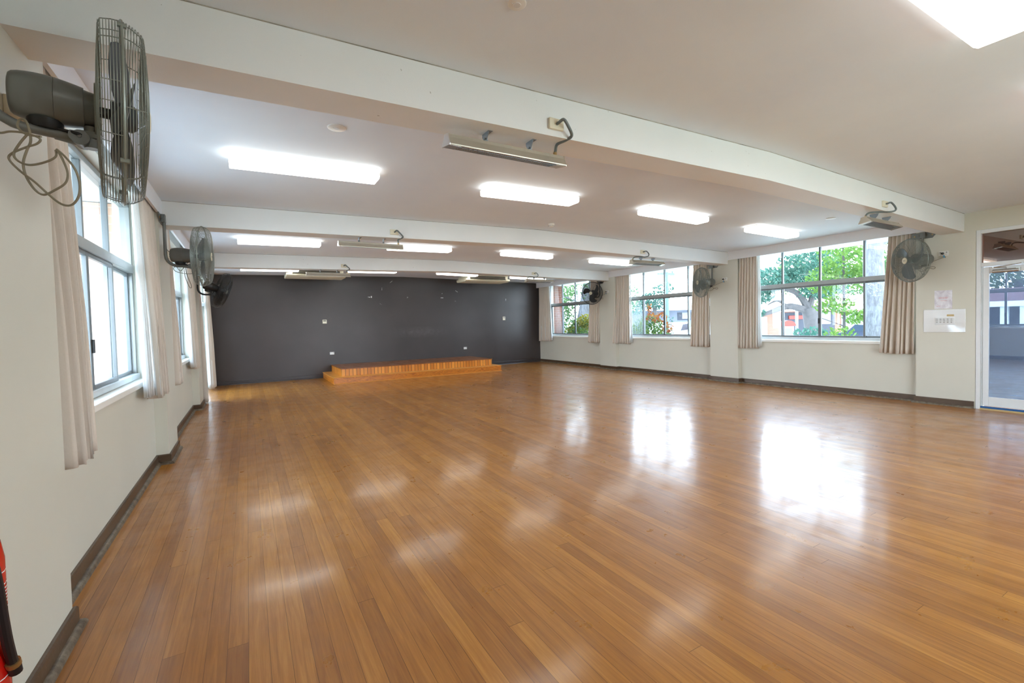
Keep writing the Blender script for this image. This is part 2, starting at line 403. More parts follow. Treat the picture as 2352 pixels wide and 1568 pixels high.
struct(m.obj('ceiling', 'ceiling_paint', smooth=False), 'pale shallow-pitched plaster ceiling above the beams', 'ceiling')

def side_wall(name, sgn, opens, pil, extra, label):
    # sgn -1 left, +1 right; X measured outwards from the pilaster face
    f = (lambda d: -d) if sgn < 0 else (lambda d: W + d)
    m = MB(); T = 0.34
    ys = [pil[0][1]] ; cur = YF
    segs = [(YF, pil[0][1], 0.0)]
    m.box(f(0), f(T), YF, pil[0][1], 0, 3.2) if not extra else None
    if extra:
        (e0, e1, ez) = extra
        m.box(f(0), f(T), YF, e0, 0, 3.2).box(f(0), f(T), e1, pil[0][1], 0, 3.2).box(f(0), f(T), e0, e1, ez, 3.2)
    for (a, b) in pil[1:]: m.box(f(0), f(T), a, b, 0, 3.2)
    bays = [(pil[0][1], pil[1][0]), (pil[1][1], pil[2][0]), (pil[2][1], B)]
    for (a, b), op in zip(bays, opens):
        o0, o1, s0, h0 = op
        if a < o0: m.box(f(D), f(T), a, o0, 0, 3.2)
        if o1 < b: m.box(f(D), f(T), o1, b, 0, 3.2)
        if s0 > 0: m.box(f(D), f(T), o0, o1, 0, s0)
        m.box(f(D), f(T), o0, o1, h0, 3.2)
    o = m.obj(name, 'wall_paint', smooth=False)
    struct(o, label, 'wall'); return o
DOOR = (1.36, 2.416, 2.647)
side_wall('wall_left', -1, [(*WINL[0], SILL, HEAD), (*WINL[1], SILL, HEAD), (*LDOOR, 0.0, HEAD)], [P1, P2, P3], None, 'cream left wall with shallow pilasters between its windows')
side_wall('wall_right', 1, [(*w, SILL, HEADR) for w in WIN], [P1R, P2, P3], DOOR, 'cream right wall with shallow pilasters and three wide windows')
struct(MB().box(-0.5, W + 0.5, B, B + 0.3, 0, 3.3).obj('wall_back', 'dark_paint', smooth=False), 'dark charcoal end wall behind the low stage', 'wall')
struct(MB().box(-0.5, W + 0.5, YF - 0.3, YF, 0, 0.95).box(-0.5, W + .5, YF - .3, YF, 2.6, 3.3).box(-.5, 3.6, YF - .3, YF, .95, 2.6).box(7.2, W + .5, YF - .3, YF, .95, 2.6).obj('wall_front', 'wall_paint', smooth=False), 'cream end wall behind the viewer with an added daylight opening', 'wall')  # gap between the boxes is added to bring daylight into the near bay
nb = ['nearest deep cream ceiling beam crossing the whole hall', 'middle cream ceiling beam, second from the viewer', 'farthest cream ceiling beam, closest to the dark wall']
for i, (a, b) in enumerate(BEAMS):
    m = MB()
    for xa, xb in ((0.0, XR), (XR, W)):
        m.hexa([(xa, a, zb(xa)), (xb, a, zb(xb)), (xb, b, zb(xb)), (xa, b, zb(xa)), (xa, a, zc(xa) + .1), (xb, a, zc(xb) + .1), (xb, b, zc(xb) + .1), (xa, b, zc(xa) + .1)])
    bo = struct(m.obj('trim_%d' % (i + 1), 'beam_paint', smooth=False), nb[i], 'beam')
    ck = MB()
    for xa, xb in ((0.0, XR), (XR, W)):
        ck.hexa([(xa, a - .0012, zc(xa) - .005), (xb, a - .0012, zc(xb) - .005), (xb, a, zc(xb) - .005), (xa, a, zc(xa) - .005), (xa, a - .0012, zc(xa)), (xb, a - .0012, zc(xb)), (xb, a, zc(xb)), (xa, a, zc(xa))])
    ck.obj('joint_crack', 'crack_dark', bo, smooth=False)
k = 4
for side, f in (('left', lambda d: -d), ('right', lambda d: W + d)):
    for i, (a, b) in enumerate(((BEAMS[0][1], BEAMS[1][0]), (BEAMS[1][1], BEAMS[2][0]), (BEAMS[2][1], B))):
        o = MB().box(f(-0.006), f(0.018), a, b, 2.743, 3.0).obj('trim_%d' % k, 'pelmet_paint', smooth=False)
        struct(o, 'white curtain pelmet along the %s wall, %s the viewer' % (side, ('first from', 'second from', 'third from')[i]), 'pelmet'); k += 1

# skirtings: board with rounded top and a worn quarter-round, following the pilasters
def skirting(name, path, normal_side, mats, label):
    # path: list of (x, y) on the wall face; profile offset towards the room
    prof_b = [(0, 0), (0.019, 0), (0.019, HB - 0.012), (0.013, HB - 0.002), (0.006, HB), (0, HB)]
    prof_q = [(0.019, 0), (0.046, 0)] + [(0.019 + 0.027 * math.cos(a), 0.03 * math.sin(a)) for a in (0.35, 0.7, 1.05, 1.4)] + [(0.019, 0.03)]
    m = MB(); P = [Vector(p) for p in path]; n = len(P)
    offs = []
    for i in range(n):
        ns = []
        if i > 0: d = (P[i] - P[i - 1]).normalized(); ns.append(Vector((-d.y, d.x)) * normal_side)
        if i < n - 1: d = (P[i + 1] - P[i]).normalized(); ns.append(Vector((-d.y, d.x)) * normal_side)
        if len(ns) == 2:
            bis = (ns[0] + ns[1]).normalized(); offs.append(bis / max(0.3, bis.dot(ns[0])))
        else: offs.append(ns[0])
    for mi, prof in ((0, prof_b), (1, prof_q)):
        m.mat(mi); k_ = len(prof)
        vs = [(P[i].x + offs[i].x * a, P[i].y + offs[i].y * a, z) for i in range(n) for a, z in prof]
        fs = [tuple(range(k_))[::-1], tuple(range((n - 1) * k_, n * k_))]
        for i in range(n - 1):
            for j in range(k_): fs.append((i * k_ + j, i * k_ + (j + 1) % k_, (i + 1) * k_ + (j + 1) % k_, (i + 1) * k_ + j))
        m.add(vs, fs)
    o = m.obj(name, mats, angle=30); return struct(o, label, 'skirting board')
skirting('baseboard_left', [(0, YF), (0, P1[1]), (-D, P1[1]), (-D, P2[0]), (0, P2[0]), (0, P2[1]), (-D, P2[1]), (-D, P3[0]), (0, P3[0]), (0, P3[1]), (-D, P3[1]), (-D, LDOOR[0])], -1, ['skirting_paint', 'skirting_worn'], 'worn dark brown skirting along the left wall')
skirting('baseboard_right', [(W, DOOR[1] + 0.01), (W, P1R[1]), (W + D, P1R[1]), (W + D, P2[0]), (W, P2[0]), (W, P2[1]), (W + D, P2[1]), (W + D, P3[0]), (W, P3[0]), (W, P3[1]), (W + D, P3[1]), (W + D, B)], 1, ['skirting_paint', 'skirting_worn'], 'dark brown skirting along the right wall')
skirting('baseboard_back', [(-D, B), (W + D, B)], -1, ['skirting_dark', 'skirting_dark'], 'charcoal skirting along the dark end wall')

# ------------------------------------------------------------------ windows
def window(idx, sgn, y0, y1, label, mull):
    X = (lambda d: -D - d) if sgn < 0 else (lambda d: W + D + d)
    root = struct(empty('window_%d' % idx, (X(0.12), (y0 + y1) / 2, SILL)), label, 'window')
    ox, oy, oz = root.location
    def put(m, name, mat, bevel=0.003, smooth=False):
        m.v = [(a - ox, b - oy, c - oz) for a, b, c in m.v]; return m.obj(name, mat, root, smooth=smooth, bevel=bevel)
    zr0, zr1 = 2.045, 2.125; F = 0.045
    z0, z1 = SILL + 0.01, (HEAD if sgn < 0 else HEADR) - 0.01
    m = MB(); a, b = X(0.085), X(0.165)
    m.box(a, b, y0, y0 + F, z0, z1).box(a, b, y1 - F, y1, z0, z1).box(a, b, y0 + F, y1 - F, z1 - F, z1).box(X(0.07), b, y0 + F, y1 - F, zr0, zr1)
    put(m, 'frame', 'alu')
    put(MB().box(X(0.06), b, y0 + F, y1 - F, z0, z0 + F * 1.1), 'bottom_track', 'alu_lit')
    m = MB()
    for y in mull: m.box(X(0.1), X(0.145), y - 0.016, y + 0.016, zr1, z1 - F)
    put(m, 'glazing_bars', 'alu_backlit')
    # top fixed panes (one sheet per light)
    ys = [y0 + F] + list(mull) + [y1 - F]
    for i in range(4):
        g = MB().box(X(0.12), X(0.126), ys[i] + .012, ys[i + 1] - .012, zr1, z1 - F); put(g, 'pane', 'window_glass', 0)
    # four lower sashes: outer two fixed, inner two sliding in front
    S = 0.032
    for i in range(4):
        d0 = 0.086 if i in (1, 2) else 0.118
        q0 = ys[i] - (0.02 if i else 0); q1 = ys[i + 1] + (0.02 if i < 3 else 0)
        if i == 1: q1 = ys[2] + 0.005
        if i == 2: q0 = ys[2] - 0.005
        m = MB(); a, b = X(d0), X(d0 + 0.03); zb0, zb1 = z0 + F * 1.1, zr0
        m.box(a, b, q0, q0 + S, zb0, zb1).box(a, b, q1 - S, q1, zb0, zb1).box(a, b, q0 + S, q1 - S, zb0, zb0 + S).box(a, b, q0 + S, q1 - S, zb1 - S, zb1)
        sash = put(m, 'sash', 'alu_backlit')
        g = MB().box(X(d0 + .012), X(d0 + .018), q0 + S - .003, q1 - S + .003, zb0 + S - .003, zb1 - S + .003)
        g.v = [(p - ox, q - oy, r - oz) for p, q, r in g.v]; g.obj('pane', 'window_glass', sash, smooth=False)
        if i == 2:
            c = MB().box(X(d0 - 0.014), X(d0), q0 + 0.004, q0 + 0.03, 1.30, 1.40); c.v = [(p - ox, q - oy, r - oz) for p, q, r in c.v]; c.obj('catch', 'black_plastic', sash, smooth=False, bevel=0.003)
    m = MB().box(X(-0.03), X(0.1), y0, y1, SILL - 0.045, SILL + 0.004); put(m, 'sill', 'sill_paint', 0.006)
    return root
window(1, -1, *WINL[0], 'aluminium window nearest the viewer in the left wall', [3.72, 4.448, 5.17])
window(2, -1, *WINL[1], 'second aluminium window along the left wall, mostly behind curtains', [7.72, 8.48, 9.2])
window(3, 1, *WIN[0], 'right wall window nearest the glass door, facing trees and fuel station', [3.92, 4.655, 5.37])
window(4, 1, *WIN[1], 'middle right wall window looking onto a flowering bush and house', [7.7, 8.45, 9.19])
window(5, 1, *WIN[2], 'far right wall window next to the dark end wall', [11.5, 12.26, 12.98])

# glazed door set in the left wall beside the dark wall
root = struct(empty('door_2', (-D - 0.1, 12.5, 0)), 'white glazed sliding door in the left wall beside the dark end wall', 'door')
def rel(m, root): 
    o = root.location; m.v = [(a - o.x, b - o.y, c - o.z) for a, b, c in m.v]; return m
m = MB(); a, b = -D - 0.06, -D - 0.14
m.box(a, b, LDOOR[0], LDOOR[0] + .06, 0, HEAD).box(a, b, LDOOR[1] - .06, LDOOR[1], 0, HEAD).box(a, b, LDOOR[0], LDOOR[1], HEAD - .06, HEAD).box(a + .05, b, LDOOR[0], LDOOR[1], 2.08, 2.16).box(a, b, LDOOR[0], LDOOR[1], 0, 0.05)
rel(m, root).obj('frame', 'alu_white', root, smooth=False, bevel=.003)
for q0, q1, d in ((11.01, 12.03, 0), (12.0, 13.03, .03), (13.0, 13.99, 0)):
    m = MB(); a, b = -D - .07 - d, -D - .10 - d
    m.box(a, b, q0, q0 + .06, .05, 2.08).box(a, b, q1 - .06, q1, .05, 2.08).box(a, b, q0, q1, .05, .15).box(a, b, q0, q1, 2.02, 2.08)
    p = rel(m, root).obj('leaf', 'alu_white', root, smooth=False, bevel=.003)
    rel(MB().box(a - .012, a - .018, q0 + .05, q1 - .05, .14, 2.03), root).obj('pane', 'window_glass', p, smooth=False)
    if q0 == 12.0: rel(MB().box(a, a + .04, 12.045, 12.075, .98, 1.02).tube([(a + .04, 12.06, 1.0), (a + .045, 12.2, 1.0)], .01), root).obj('handle', 'chrome', p)
    rel(MB().box(a - .012, a - .018, q0, q1, 2.16, 2.70), root).obj('transom_pane', 'window_glass', root, smooth=False)

# ------------------------------------------------------------------ glass entry door on the right
root = struct(empty('door_1', (W, DOOR[1], 0)), 'white framed glass door with overhead closer, right edge of the view', 'door')
y1, y0, zt = DOOR[1], DOOR[0], DOOR[2]
m = MB(); a, b = W - 0.006, W + 0.12; J = 0.055
m.box(a, b, y1 - J, y1 - .004, 0, zt).box(a, b, y0, y0 + J, 0, zt).box(a, b, y0 + J, y1 - J, zt - .055, zt - .002).box(a, b, y0 + J, y1 - J, 2.108, 2.164)
m.box(W + .03, b, y1 - J - .014, y1 - J, 0, 2.108).box(W + .03, b, y0 + J, y0 + J + .014, 0, 2.108)
rel(m, root).obj('frame', 'alu_white', root, smooth=False, bevel=.004)
rel(MB().box(W + .05, W + .056, y0 + J, y1 - J, 2.164, zt - .055), root).obj('transom_pane', 'transom_tint', root, smooth=False)
ly0, ly1 = y0 + J + .016, y1 - J - .018
m = MB(); a, b = W + .02, W + .06; S = .063
m.box(a, b, ly1 - S, ly1, .055, 2.096).box(a, b, ly0, ly0 + S, .055, 2.096).box(a, b, ly0 + S, ly1 - S, 2.006, 2.096).box(a, b, ly0 + S, ly1 - S, .055, .19)
leaf = rel(m, root).obj('leaf', 'alu_white', root, smooth=False, bevel=.003)
rel(MB().box(W + .038, W + .044, ly0 + S - .004, ly1 - S + .004, .186, 2.01), root).obj('pane', 'tinted_glass', leaf, smooth=False)
m = MB().tube([(W - .012, 2.235, 2.025), (W - .012, 1.975, 2.025)], .027, 16).box(W - .03, W + .02, 1.96, 2.0, 2.01, 2.06)
m.lathe([(1.985, .001), (1.985, .018), (2.0, .018)], 14, (W - .012, 2.1, 0), 'z')
cl = rel(m, root).obj('closer', 'chrome', leaf)
rel(MB().tube([(W - .012, 2.1, 2.055), (W - .012, 2.1, 2.075), (W - .035, 2.23, 2.08)], .006, 8).tube([(W - .035, 2.23, 2.08), (W - .01, 1.93, 2.115)], .006, 8).lathe([(2.075, .012), (2.09, .012)], 12, (W - .035, 2.23, 0), 'z').box(W - .02, W, 1.92, 1.95, 2.10, 2.13), root).obj('closer_arm', 'chrome', cl)
rel(MB().box(W - .02, W + .12, y0 + J, y1 - J, 0, .022).mat(1).box(W - .004, W + .012, y0 + J, y1 - J, .022, .05), root).obj('threshold', ['threshold', 'strip_blue'], root, smooth=False)
# the lobby behind the glass
m = MB().box(W + 2.6, W + 2.7, -1.0, 3.1, -.05, 3.1).box(W + .35, W + 2.6, 3.0, 3.1, 0, 3.1).box(W + .35, W + 2.6, -1.0, -.9, 0, 3.1).box(W + .35, W + 2.6, -1, 3.1, 2.9, 3.1)
struct(m.obj('wall_entry', 'vest_wall', smooth=False), 'blue-grey walls of the entry lobby behind the glass door', 'wall')
struct(MB().box(W + .35, W + 2.7, -1, 3.1, -.2, -.01).obj('floor_entry', 'vest_floor', smooth=False), 'dark floor of the lobby behind the glass door', 'floor')

ll = bpy.data.lights.new('lobby_fill', 'POINT'); ll.energy = 700; ll.shadow_soft_size = .15; ll.color = (.93, .97, 1)  # added light, brightens the lobby seen through the door glass
lo = bpy.data.objects.new('lobby_fill', ll); col.objects.link(lo); lo.location = (W + 1.3, 0.2, 2.6)
# ------------------------------------------------------------------ ceiling lights
def make_light(x0, x1, y0, y1, label):
    xm, ym = (x0 + x1) / 2, (y0 + y1) / 2; L, Wd = x1 - x0, y1 - y0
    root = thing('ceiling_light', label, 'ceiling light', (xm, ym, zc(xm)), 0, 'fluorescent ceiling lights')
    root.rotation_euler = (0, -math.atan(RISE / XR) if xm < XR else math.atan(RISE / (W - XR)), 0)
    MB().box(-L / 2 + .01, L / 2 - .01, -Wd / 2 + .012, Wd / 2 - .012, -.035, 0.0).obj('tray', 'white_plastic', root, smooth=False, bevel=.003)
    # prismatic diffuser: a box with bevelled lower long edges
    h, w = L / 2, Wd / 2
    sec = [(w, -.03), (w, -.082), (w - .022, -.098), (-w + .022, -.098), (-w, -.082), (-w, -.03)]
    df = MB().extr([(-h, y, z) for y, z in sec], (0, 0, 0), (L, 0, 0)).obj('diffuser', ['tube_glow', 'tube_glow_side'], root, smooth=False, bevel=.004)
    for p in df.data.polygons:
        if abs(p.normal.z) < .5: p.material_index = 1      # prismatic sides give less light than the face
    return root
base = None
bayn = ['before the nearest beam', 'between nearest and middle beams', 'between middle and farthest beams', 'beyond the farthest beam']
pos = ['nearest the left wall', 'second from the left wall', 'third from the left wall', 'nearest the right windows']
XS = [(0.705, 1.938), (3.115, 4.36), (5.57, 6.80), (8.01, 9.25)]
for bi, (a, b) in enumerate(((0.70, 0.935), (4.425, 4.668), (8.425, 8.68), (12.28, 12.53))):
    for xi, (x0, x1) in enumerate(XS):
        lb = 'bright fluorescent ceiling light %s, %s' % (bayn[bi], pos[xi])
        if base is None: base = make_light(x0, x1, a, b, lb); continue
        c = copy_tree(base); xm = (x0 + x1) / 2
        c.location = (xm, (a + b) / 2, zc(xm)); c['label'] = lb
        c.rotation_euler = (0, -math.atan(RISE / XR) if xm < XR else math.atan(RISE / (W - XR)), 0)

# ------------------------------------------------------------------ strip radiant heaters under the beams
def make_heater(xc, beam, flip, label, plabel):
    a, b = beam; ym = (a + b) / 2; L = 0.88
    zt = zb(xc)
    root = thing('strip_heater', label, 'radiant heater', (xc, ym, zt - 0.062), 0, 'radiant strip heaters under the beams')
    h = L / 2
    # sloping reflector body, open below
    out = [(-.028, 0), (.028, 0), (.034, -.02), (.064, -.062), (.064, -.07), (.056, -.07), (.026, -.024), (-.026, -.024), (-.056, -.07), (-.064, -.07), (-.064, -.062), (-.034, -.02)]
    MB().extr([(-h, y, z) for y, z in out], (0, 0, 0), (L, 0, 0)).obj('body', 'heater_body', root, smooth=False, bevel=.0015)
    MB().box(-h + .06, h - .06, -.022, .022, -.034, -.0245).obj('element', 'heater_inner', root, smooth=False)
    for s in (-1, 1):
        e = [(s * h, y, z) for y, z in ((-.03, .002), (.03, .002), (.036, -.02), (.066, -.062), (.066, -.072), (-.066, -.072), (-.066, -.062), (-.036, -.02))]
        MB().extr(e, (0, 0, 0), (s * .006, 0, 0)).box(s * h, s * (h - .075), -.055, .055, -.072, -.062).obj('end_cap', 'bright_metal' if s * (1 if flip else -1) > 0 else 'heater_body', root, smooth=False)
    g = MB()
    n = 44
    for i in range(n + 1):
        x = -h + .08 + (L - .16) * i / n; g.tube([(x, -.056, -.071), (x, .056, -.071)], .0016, 4)
    for y in (-.04, 0, .04): g.tube([(-h + .07, y, -.073), (h - .07, y, -.073)], .0016, 4)
    g.obj('grille', 'galv', root)
    for i, x in enumerate((-.17, .17)):
        zz = .062 + zb(xc + x) - zt
        m = MB().extr([(x, -.045, zz), (x, .045, zz), (x, .045, zz - .02), (x, .014, .004), (x, -.014, .004), (x, -.045, zz - .02)], (-.0015, 0, 0), (.0015, 0, 0))
        m.box(x, x + .03, -.045, .045, zz - .003, zz).box(x - .012, x + .012, -.014, .014, 0, .006)
        m.tube([(x - .012, 0, .018), (x + .012, 0, .018)], .007, 8).tube([(x + .012, .01, 0), (x + .012, .01, .022)], .004, 6)
        m.obj('bracket', 'galv', root, smooth=False)
    for ch in root.children:
        if not ch.name.startswith('bracket'): ch.rotation_euler = (math.radians(-10 if flip else 10), 0, 0)
    # flexible conduit up to the plate on the beam's near face
    s = -1 if flip else 1
    px_ = (7.515 if flip else 2.64) - xc; py = a - ym - .0255; pz = 2.775 - root.location.z
    p0 = (s * (h - .055), 0, .0); 
    if flip:
        path = [p0, (p0[0], -.005, .03), (p0[0] + .03, -.03, .055), (p0[0] + .10, -.10, .055), (px_ - .01, -.20, .035), (px_ + .06, -.23, .055), (px_ + .085, -.22, .10), (px_ + .05, py - .03, pz + .012), (px_, py - .014, pz), (px_, py, pz)]
    else:
        path = [p0, (p0[0], -.005, .03), (p0[0] - .015, -.05, .06), (p0[0] + .01, -.12, .07), (p0[0] + .02, -.17, .085), (px_ + .06, -.20, .13), (px_ + .02, py - .045, pz + .014), (px_, py - .016, pz), (px_, py, pz)]
    MB().tube(smooth_path(path, 8), .0105, 10).obj('conduit', 'conduit', root)
    MB().lathe([(0.0, .013), (.022, .013), (.022, .009), (.03, .009)], 10, (p0[0], 0, 0), 'z').obj('gland', 'brass', root)
    o = MB().box(-.058, .058, -.022, 0, -.036, .036).obj('cover_plate', 'ivory_plastic', None, smooth=False, bevel=.004, loc=((7.515 if flip else 2.64), a - .0005, 2.775))
    tag(o, plabel, 'cover plate', 'cream electrical plates on the beams')
bname = ['nearest', 'middle', 'farthest']
for i, bm_ in enumerate(BEAMS):
    make_heater(2.35, bm_, False, 'grey strip heater under the left half of the %s beam' % bname[i], 'cream cable plate on the %s beam face above the left heater' % bname[i])
    make_heater(7.78, bm_, True, 'grey strip heater under the right half of the %s beam' % bname[i], 'cream cable plate on the %s beam face above the right heater' % bname[i])

# ------------------------------------------------------------------ wall fans
R_G = 0.335
def prof_r(x):
    # guard radius along the axis: widest at the joining ring, drawn in at both rims
    return R_G - (.030 * (x / .065) ** 2 if x > 0 else .014 * (x / .065) ** 2)
def guard_rear(wr):
    m = MB()
    for i in range(7): x = -.058 + .0085 * i; m.ring(x, prof_r(x), wr)
    n = 17
    for i in range(n):
        u = i / (n - 1); r = R_G - .018 - u * (R_G - .108); m.ring(-.064 - .010 * math.sin(u * PI / 2), r, wr)
    for k in range(12):
        a = 2 * PI * k / 12; c, s = math.cos(a), math.sin(a)
        m.tube([(x, c * r, s * r) for x, r in ((-.004, R_G), (-.03, prof_r(-.03)), (-.058, prof_r(-.058)), (-.065, R_G - .03), (-.075, .09))], wr * 1.3, 5)
    for k in range(40):
        a = 2 * PI * k / 40 + .04; c, s = math.cos(a), math.sin(a)
        m.tube([(x, c * r, s * r) for x, r in ((-.058, prof_r(-.058)), (-.065, R_G - .03), (-.074, .10))], wr * .75, 4)
    m.lathe([(-.080, .10), (-.072, .10), (-.072, .07), (-.080, .07)], 28)
    return m
def guard_front(wr):
    m = MB()
    for i in range(7): x = .008 + .0085 * i; m.ring(x, prof_r(x), wr)
    n = 26
    for i in range(n):
        u = i / (n - 1); r = R_G - .034 - u * (R_G - .08); m.ring(.064 + .018 * math.sin(u * PI / 2), r, wr)
    for k in range(8):
        a = 2 * PI * (k + .3) / 8; c, s = math.cos(a), math.sin(a)
        m.tube([(x, c * r, s * r) for x, r in ((.003, R_G), (.03, prof_r(.03)), (.058, prof_r(.058)), (.066, R_G - .045), (.082, .045))], wr * 1.4, 5)
    for k in range(40):
        a = 2 * PI * k / 40; c, s = math.cos(a), math.sin(a)
        m.tube([(x, c * r, s * r) for x, r in ((.058, prof_r(.058)), (.066, R_G - .045), (.081, .05))], wr * .75, 4)
    m.ring(.001, R_G + .003, .0048, 72, 6)
    for k in range(4):
        a = PI / 4 + PI / 2 * k; c, s = math.cos(a), math.sin(a)
        m.tube([(-.012, c * (R_G + .004), s * (R_G + .004)), (.014, c * (R_G + .004), s * (R_G + .004))], .009, 6)
    return m
def blade_mesh(k, roll):
    m = MB(); n = 12; a0 = roll + 2 * PI * k / 3
    top = []; bot = []
    vs = []; fs = []
    for i in range(n + 1):
        u = i / n; r = .045 + u * (.295 - .045); sweep = .55 * u * u
        half = (.25 + .75 * math.sin(min(1, u * 1.25) * PI / 2)) * (.085 if u < .85 else .085 * math.sqrt(max(0.05, 1 - ((u - .85) / .16) ** 2)))
        for sd in (-1, 0, 1):
            ang = a0 + sweep + sd * half / max(r, .08); pitch = -sd * half * (.62 - .3 * u)
            for th in (-.0018, .0018):
                vs.append((pitch + th + .006 * (1 - sd * sd), math.cos(ang) * r, math.sin(ang) * r))
    S = 6
    for i in range(n):
        o = i * S; p = o + S
        for q in (0, 2):
            fs.append((o + q, p + q, p + q + 2, o + q + 2)); fs.append((o + q + 1, o + q + 3, p + q + 3, p + q + 1))
        fs.append((o, o + 1, p + 1, p)); fs.append((o + 4, p + 4, p + 5, o + 5))
    fs.append((0, 2, 3, 1)); fs.append((2, 4, 5, 3)); e = n * S; fs.append((e, e + 1, e + 3, e + 2)); fs.append((e + 2, e + 3, e + 5, e + 4))
    return m.add(vs, fs)
FAN = {}
def make_fan(loc, rotz, hz, yaw, tilt, roll, label, mats, cordpath, plug, wr=0.0015, rx=0.29, ay=0.0):
    body, wire, blade = mats; dx = rx - .29
    root = thing('wall_fan', label, 'fan', loc, rotz, 'grey wall fans on the pilasters')
    az = hz - .118
    MB().extr([(0, -.15, .045), (0, .15, .045), (0, .15, -.005), (0, .11, -.055), (0, -.11, -.055), (0, -.15, -.005)], (0.001, 0, 0), (.011, 0, 0)).obj('mount_plate', body, root, smooth=False, bevel=.002)
    cl_ = MB().box(.011, .05, -.035, .035, -.045, .045).obj('clamp', body, root, smooth=False, bevel=.003)
    MB().tube([(.03, -.05, 0), (.03, .05, 0)], .008, 8).obj('clamp_bolt', body, cl_)
    for s_ in (-1, 1): MB().lathe([(.011, .011), (.017, .011)], 6, (0, s_ * .11, -.005)).obj('mount_bolt', 'brass', root, smooth=False)
    path = [(.035, 0, .04), (.035, 0, -.1)] + [(.035, 0, az + .12)] + [(.035 + .11 * (1 - math.cos(q)), 0, az + .11 - .11 * math.sin(q)) for q in (.3, .6, .9, 1.2, 1.45)] + [(.17, 0, az), (.235 + dx, 0, az)]
    path = [(x, ay * max(0, x - .035) / (rx - .035), z) for x, y, z in path]
    MB().tube(path, .0165, 14).obj('arm', body, root)
    H = Matrix.Translation((rx, ay, az)) @ Matrix.Rotation(yaw, 4, 'Z') @ Matrix.Rotation(-tilt, 4, 'Y')
    pm = MB().tube([(.19 + dx, 0, az), (.262 + dx, 0, az)], [.017, .026], 14).tube([(.262 + dx, -.03, az), (.262 + dx, .03, az)], .028, 18).box(.255 + dx, .315 + dx, -.022, .022, az + .005, az + .03).tube([(rx, 0, az - .03), (rx, 0, az + .05)], .022, 16).tube([(.262 + dx, -.034, az + .004), (.262 + dx, .034, az + .004)], .006, 8)
    pm.v = [(x, y + ay * (1 if x > .24 + dx else .75), z) for x, y, z in pm.v]; pm.obj('pivot', body, root)
    G = H @ Matrix.Translation((.09, 0, .118))
    key = (body, wire)
    def part(name, mk, mat, mtx, parent=root, smooth=True):
        kk = (name, mat) if mk is None or not name.startswith('blade') else None
        if (name, mat) in FAN and not name.startswith('blade'):
            o = bpy.data.objects.new(name, FAN[(name, mat)]); col.objects.link(o); o.parent = parent
        else:
            o = mk().obj(name, mat, parent, smooth=smooth, angle=40)
            FAN[(name, mat)] = o.data
        o.matrix_local = mtx; return o
    part('motor', lambda: MB().lathe([(-.305, .001), (-.306, .03), (-.305, .055), (-.302, .066), (-.295, .073), (-.28, .0785), (-.26, .082), (-.24, .0842), (-.215, .0852), (-.19, .0848), (-.1895, .083), (-.188, .0845), (-.16, .081), (-.13, .0762), (-.11, .072), (-.1095, .066), (-.075, .06)], 36), body, G)
    part('gearbox', lambda: MB().lathe([(-.112, .02), (-.108, .042), (-.092, .05), (-.076, .05)], 24, (-.215, 0, 0), 'z').tube([(-.215, -.02, -.10), (-.13, -.03, -.108), (-.09, 0, -.108)], .005, 6).lathe([(-.118, .018), (-.10, .018)], 14, (-.09, 0, 0), 'z'), 'fan_black', G)
    part('rear_guard', lambda: guard_rear(wr), wire, G)
    fg = part('front_guard', lambda: guard_front(wr), wire, G)
    bd = part('badge', lambda: MB().lathe([(.078, .001), (.078, .047), (.086, .047), (.088, .04), (.088, .001)], 32), 'badge_cream', Matrix.Identity(4), fg)
    part('badge_print', lambda: MB().ring(.0882, .032, .0012, 40, 4).box(.0875, .089, -.018, .018, -.006, -.002).box(.0875, .089, -.018, .018, .004, .008).tube([(.0882, .02 * math.cos(q), .012 * math.sin(q)) for q in [i * .42 for i in range(15)]], .0012, 4), 'alu_dark', Matrix.Identity(4), bd)
    part('hub', lambda: MB().lathe([(-.085, .02), (-.035, .02), (-.035, .05), (.03, .054), (.048, .04), (.05, .001)], 24), blade, G)
    for k in range(3):
        o = blade_mesh(k, roll).obj('blade', blade, root); o.matrix_local = G
    if cordpath:
        m = MB()
        for c in cordpath: m.tube(smooth_path(c, 6), .0036, 6)
        cd = m.obj('cord', 'cord_grey', root)
        if plug:
            px_, py, pz = plug
            MB().tube([(.018, py, pz), (.05, py, pz)], [.019, .013], 12).obj('plug', 'black_plastic' if body != 'fan_black' else 'fan_black', cd)
            MB().tube([(.06, py + .02, pz - .035), (.055, py + .035, pz - .07)], .007, 8).obj('tag_tape', 'blue_tape', cd)
    return root
GREY = ('fan_metal', 'wire_grey', 'blade_dark'); BLK = ('fan_black', 'wire_black', 'fan_black')
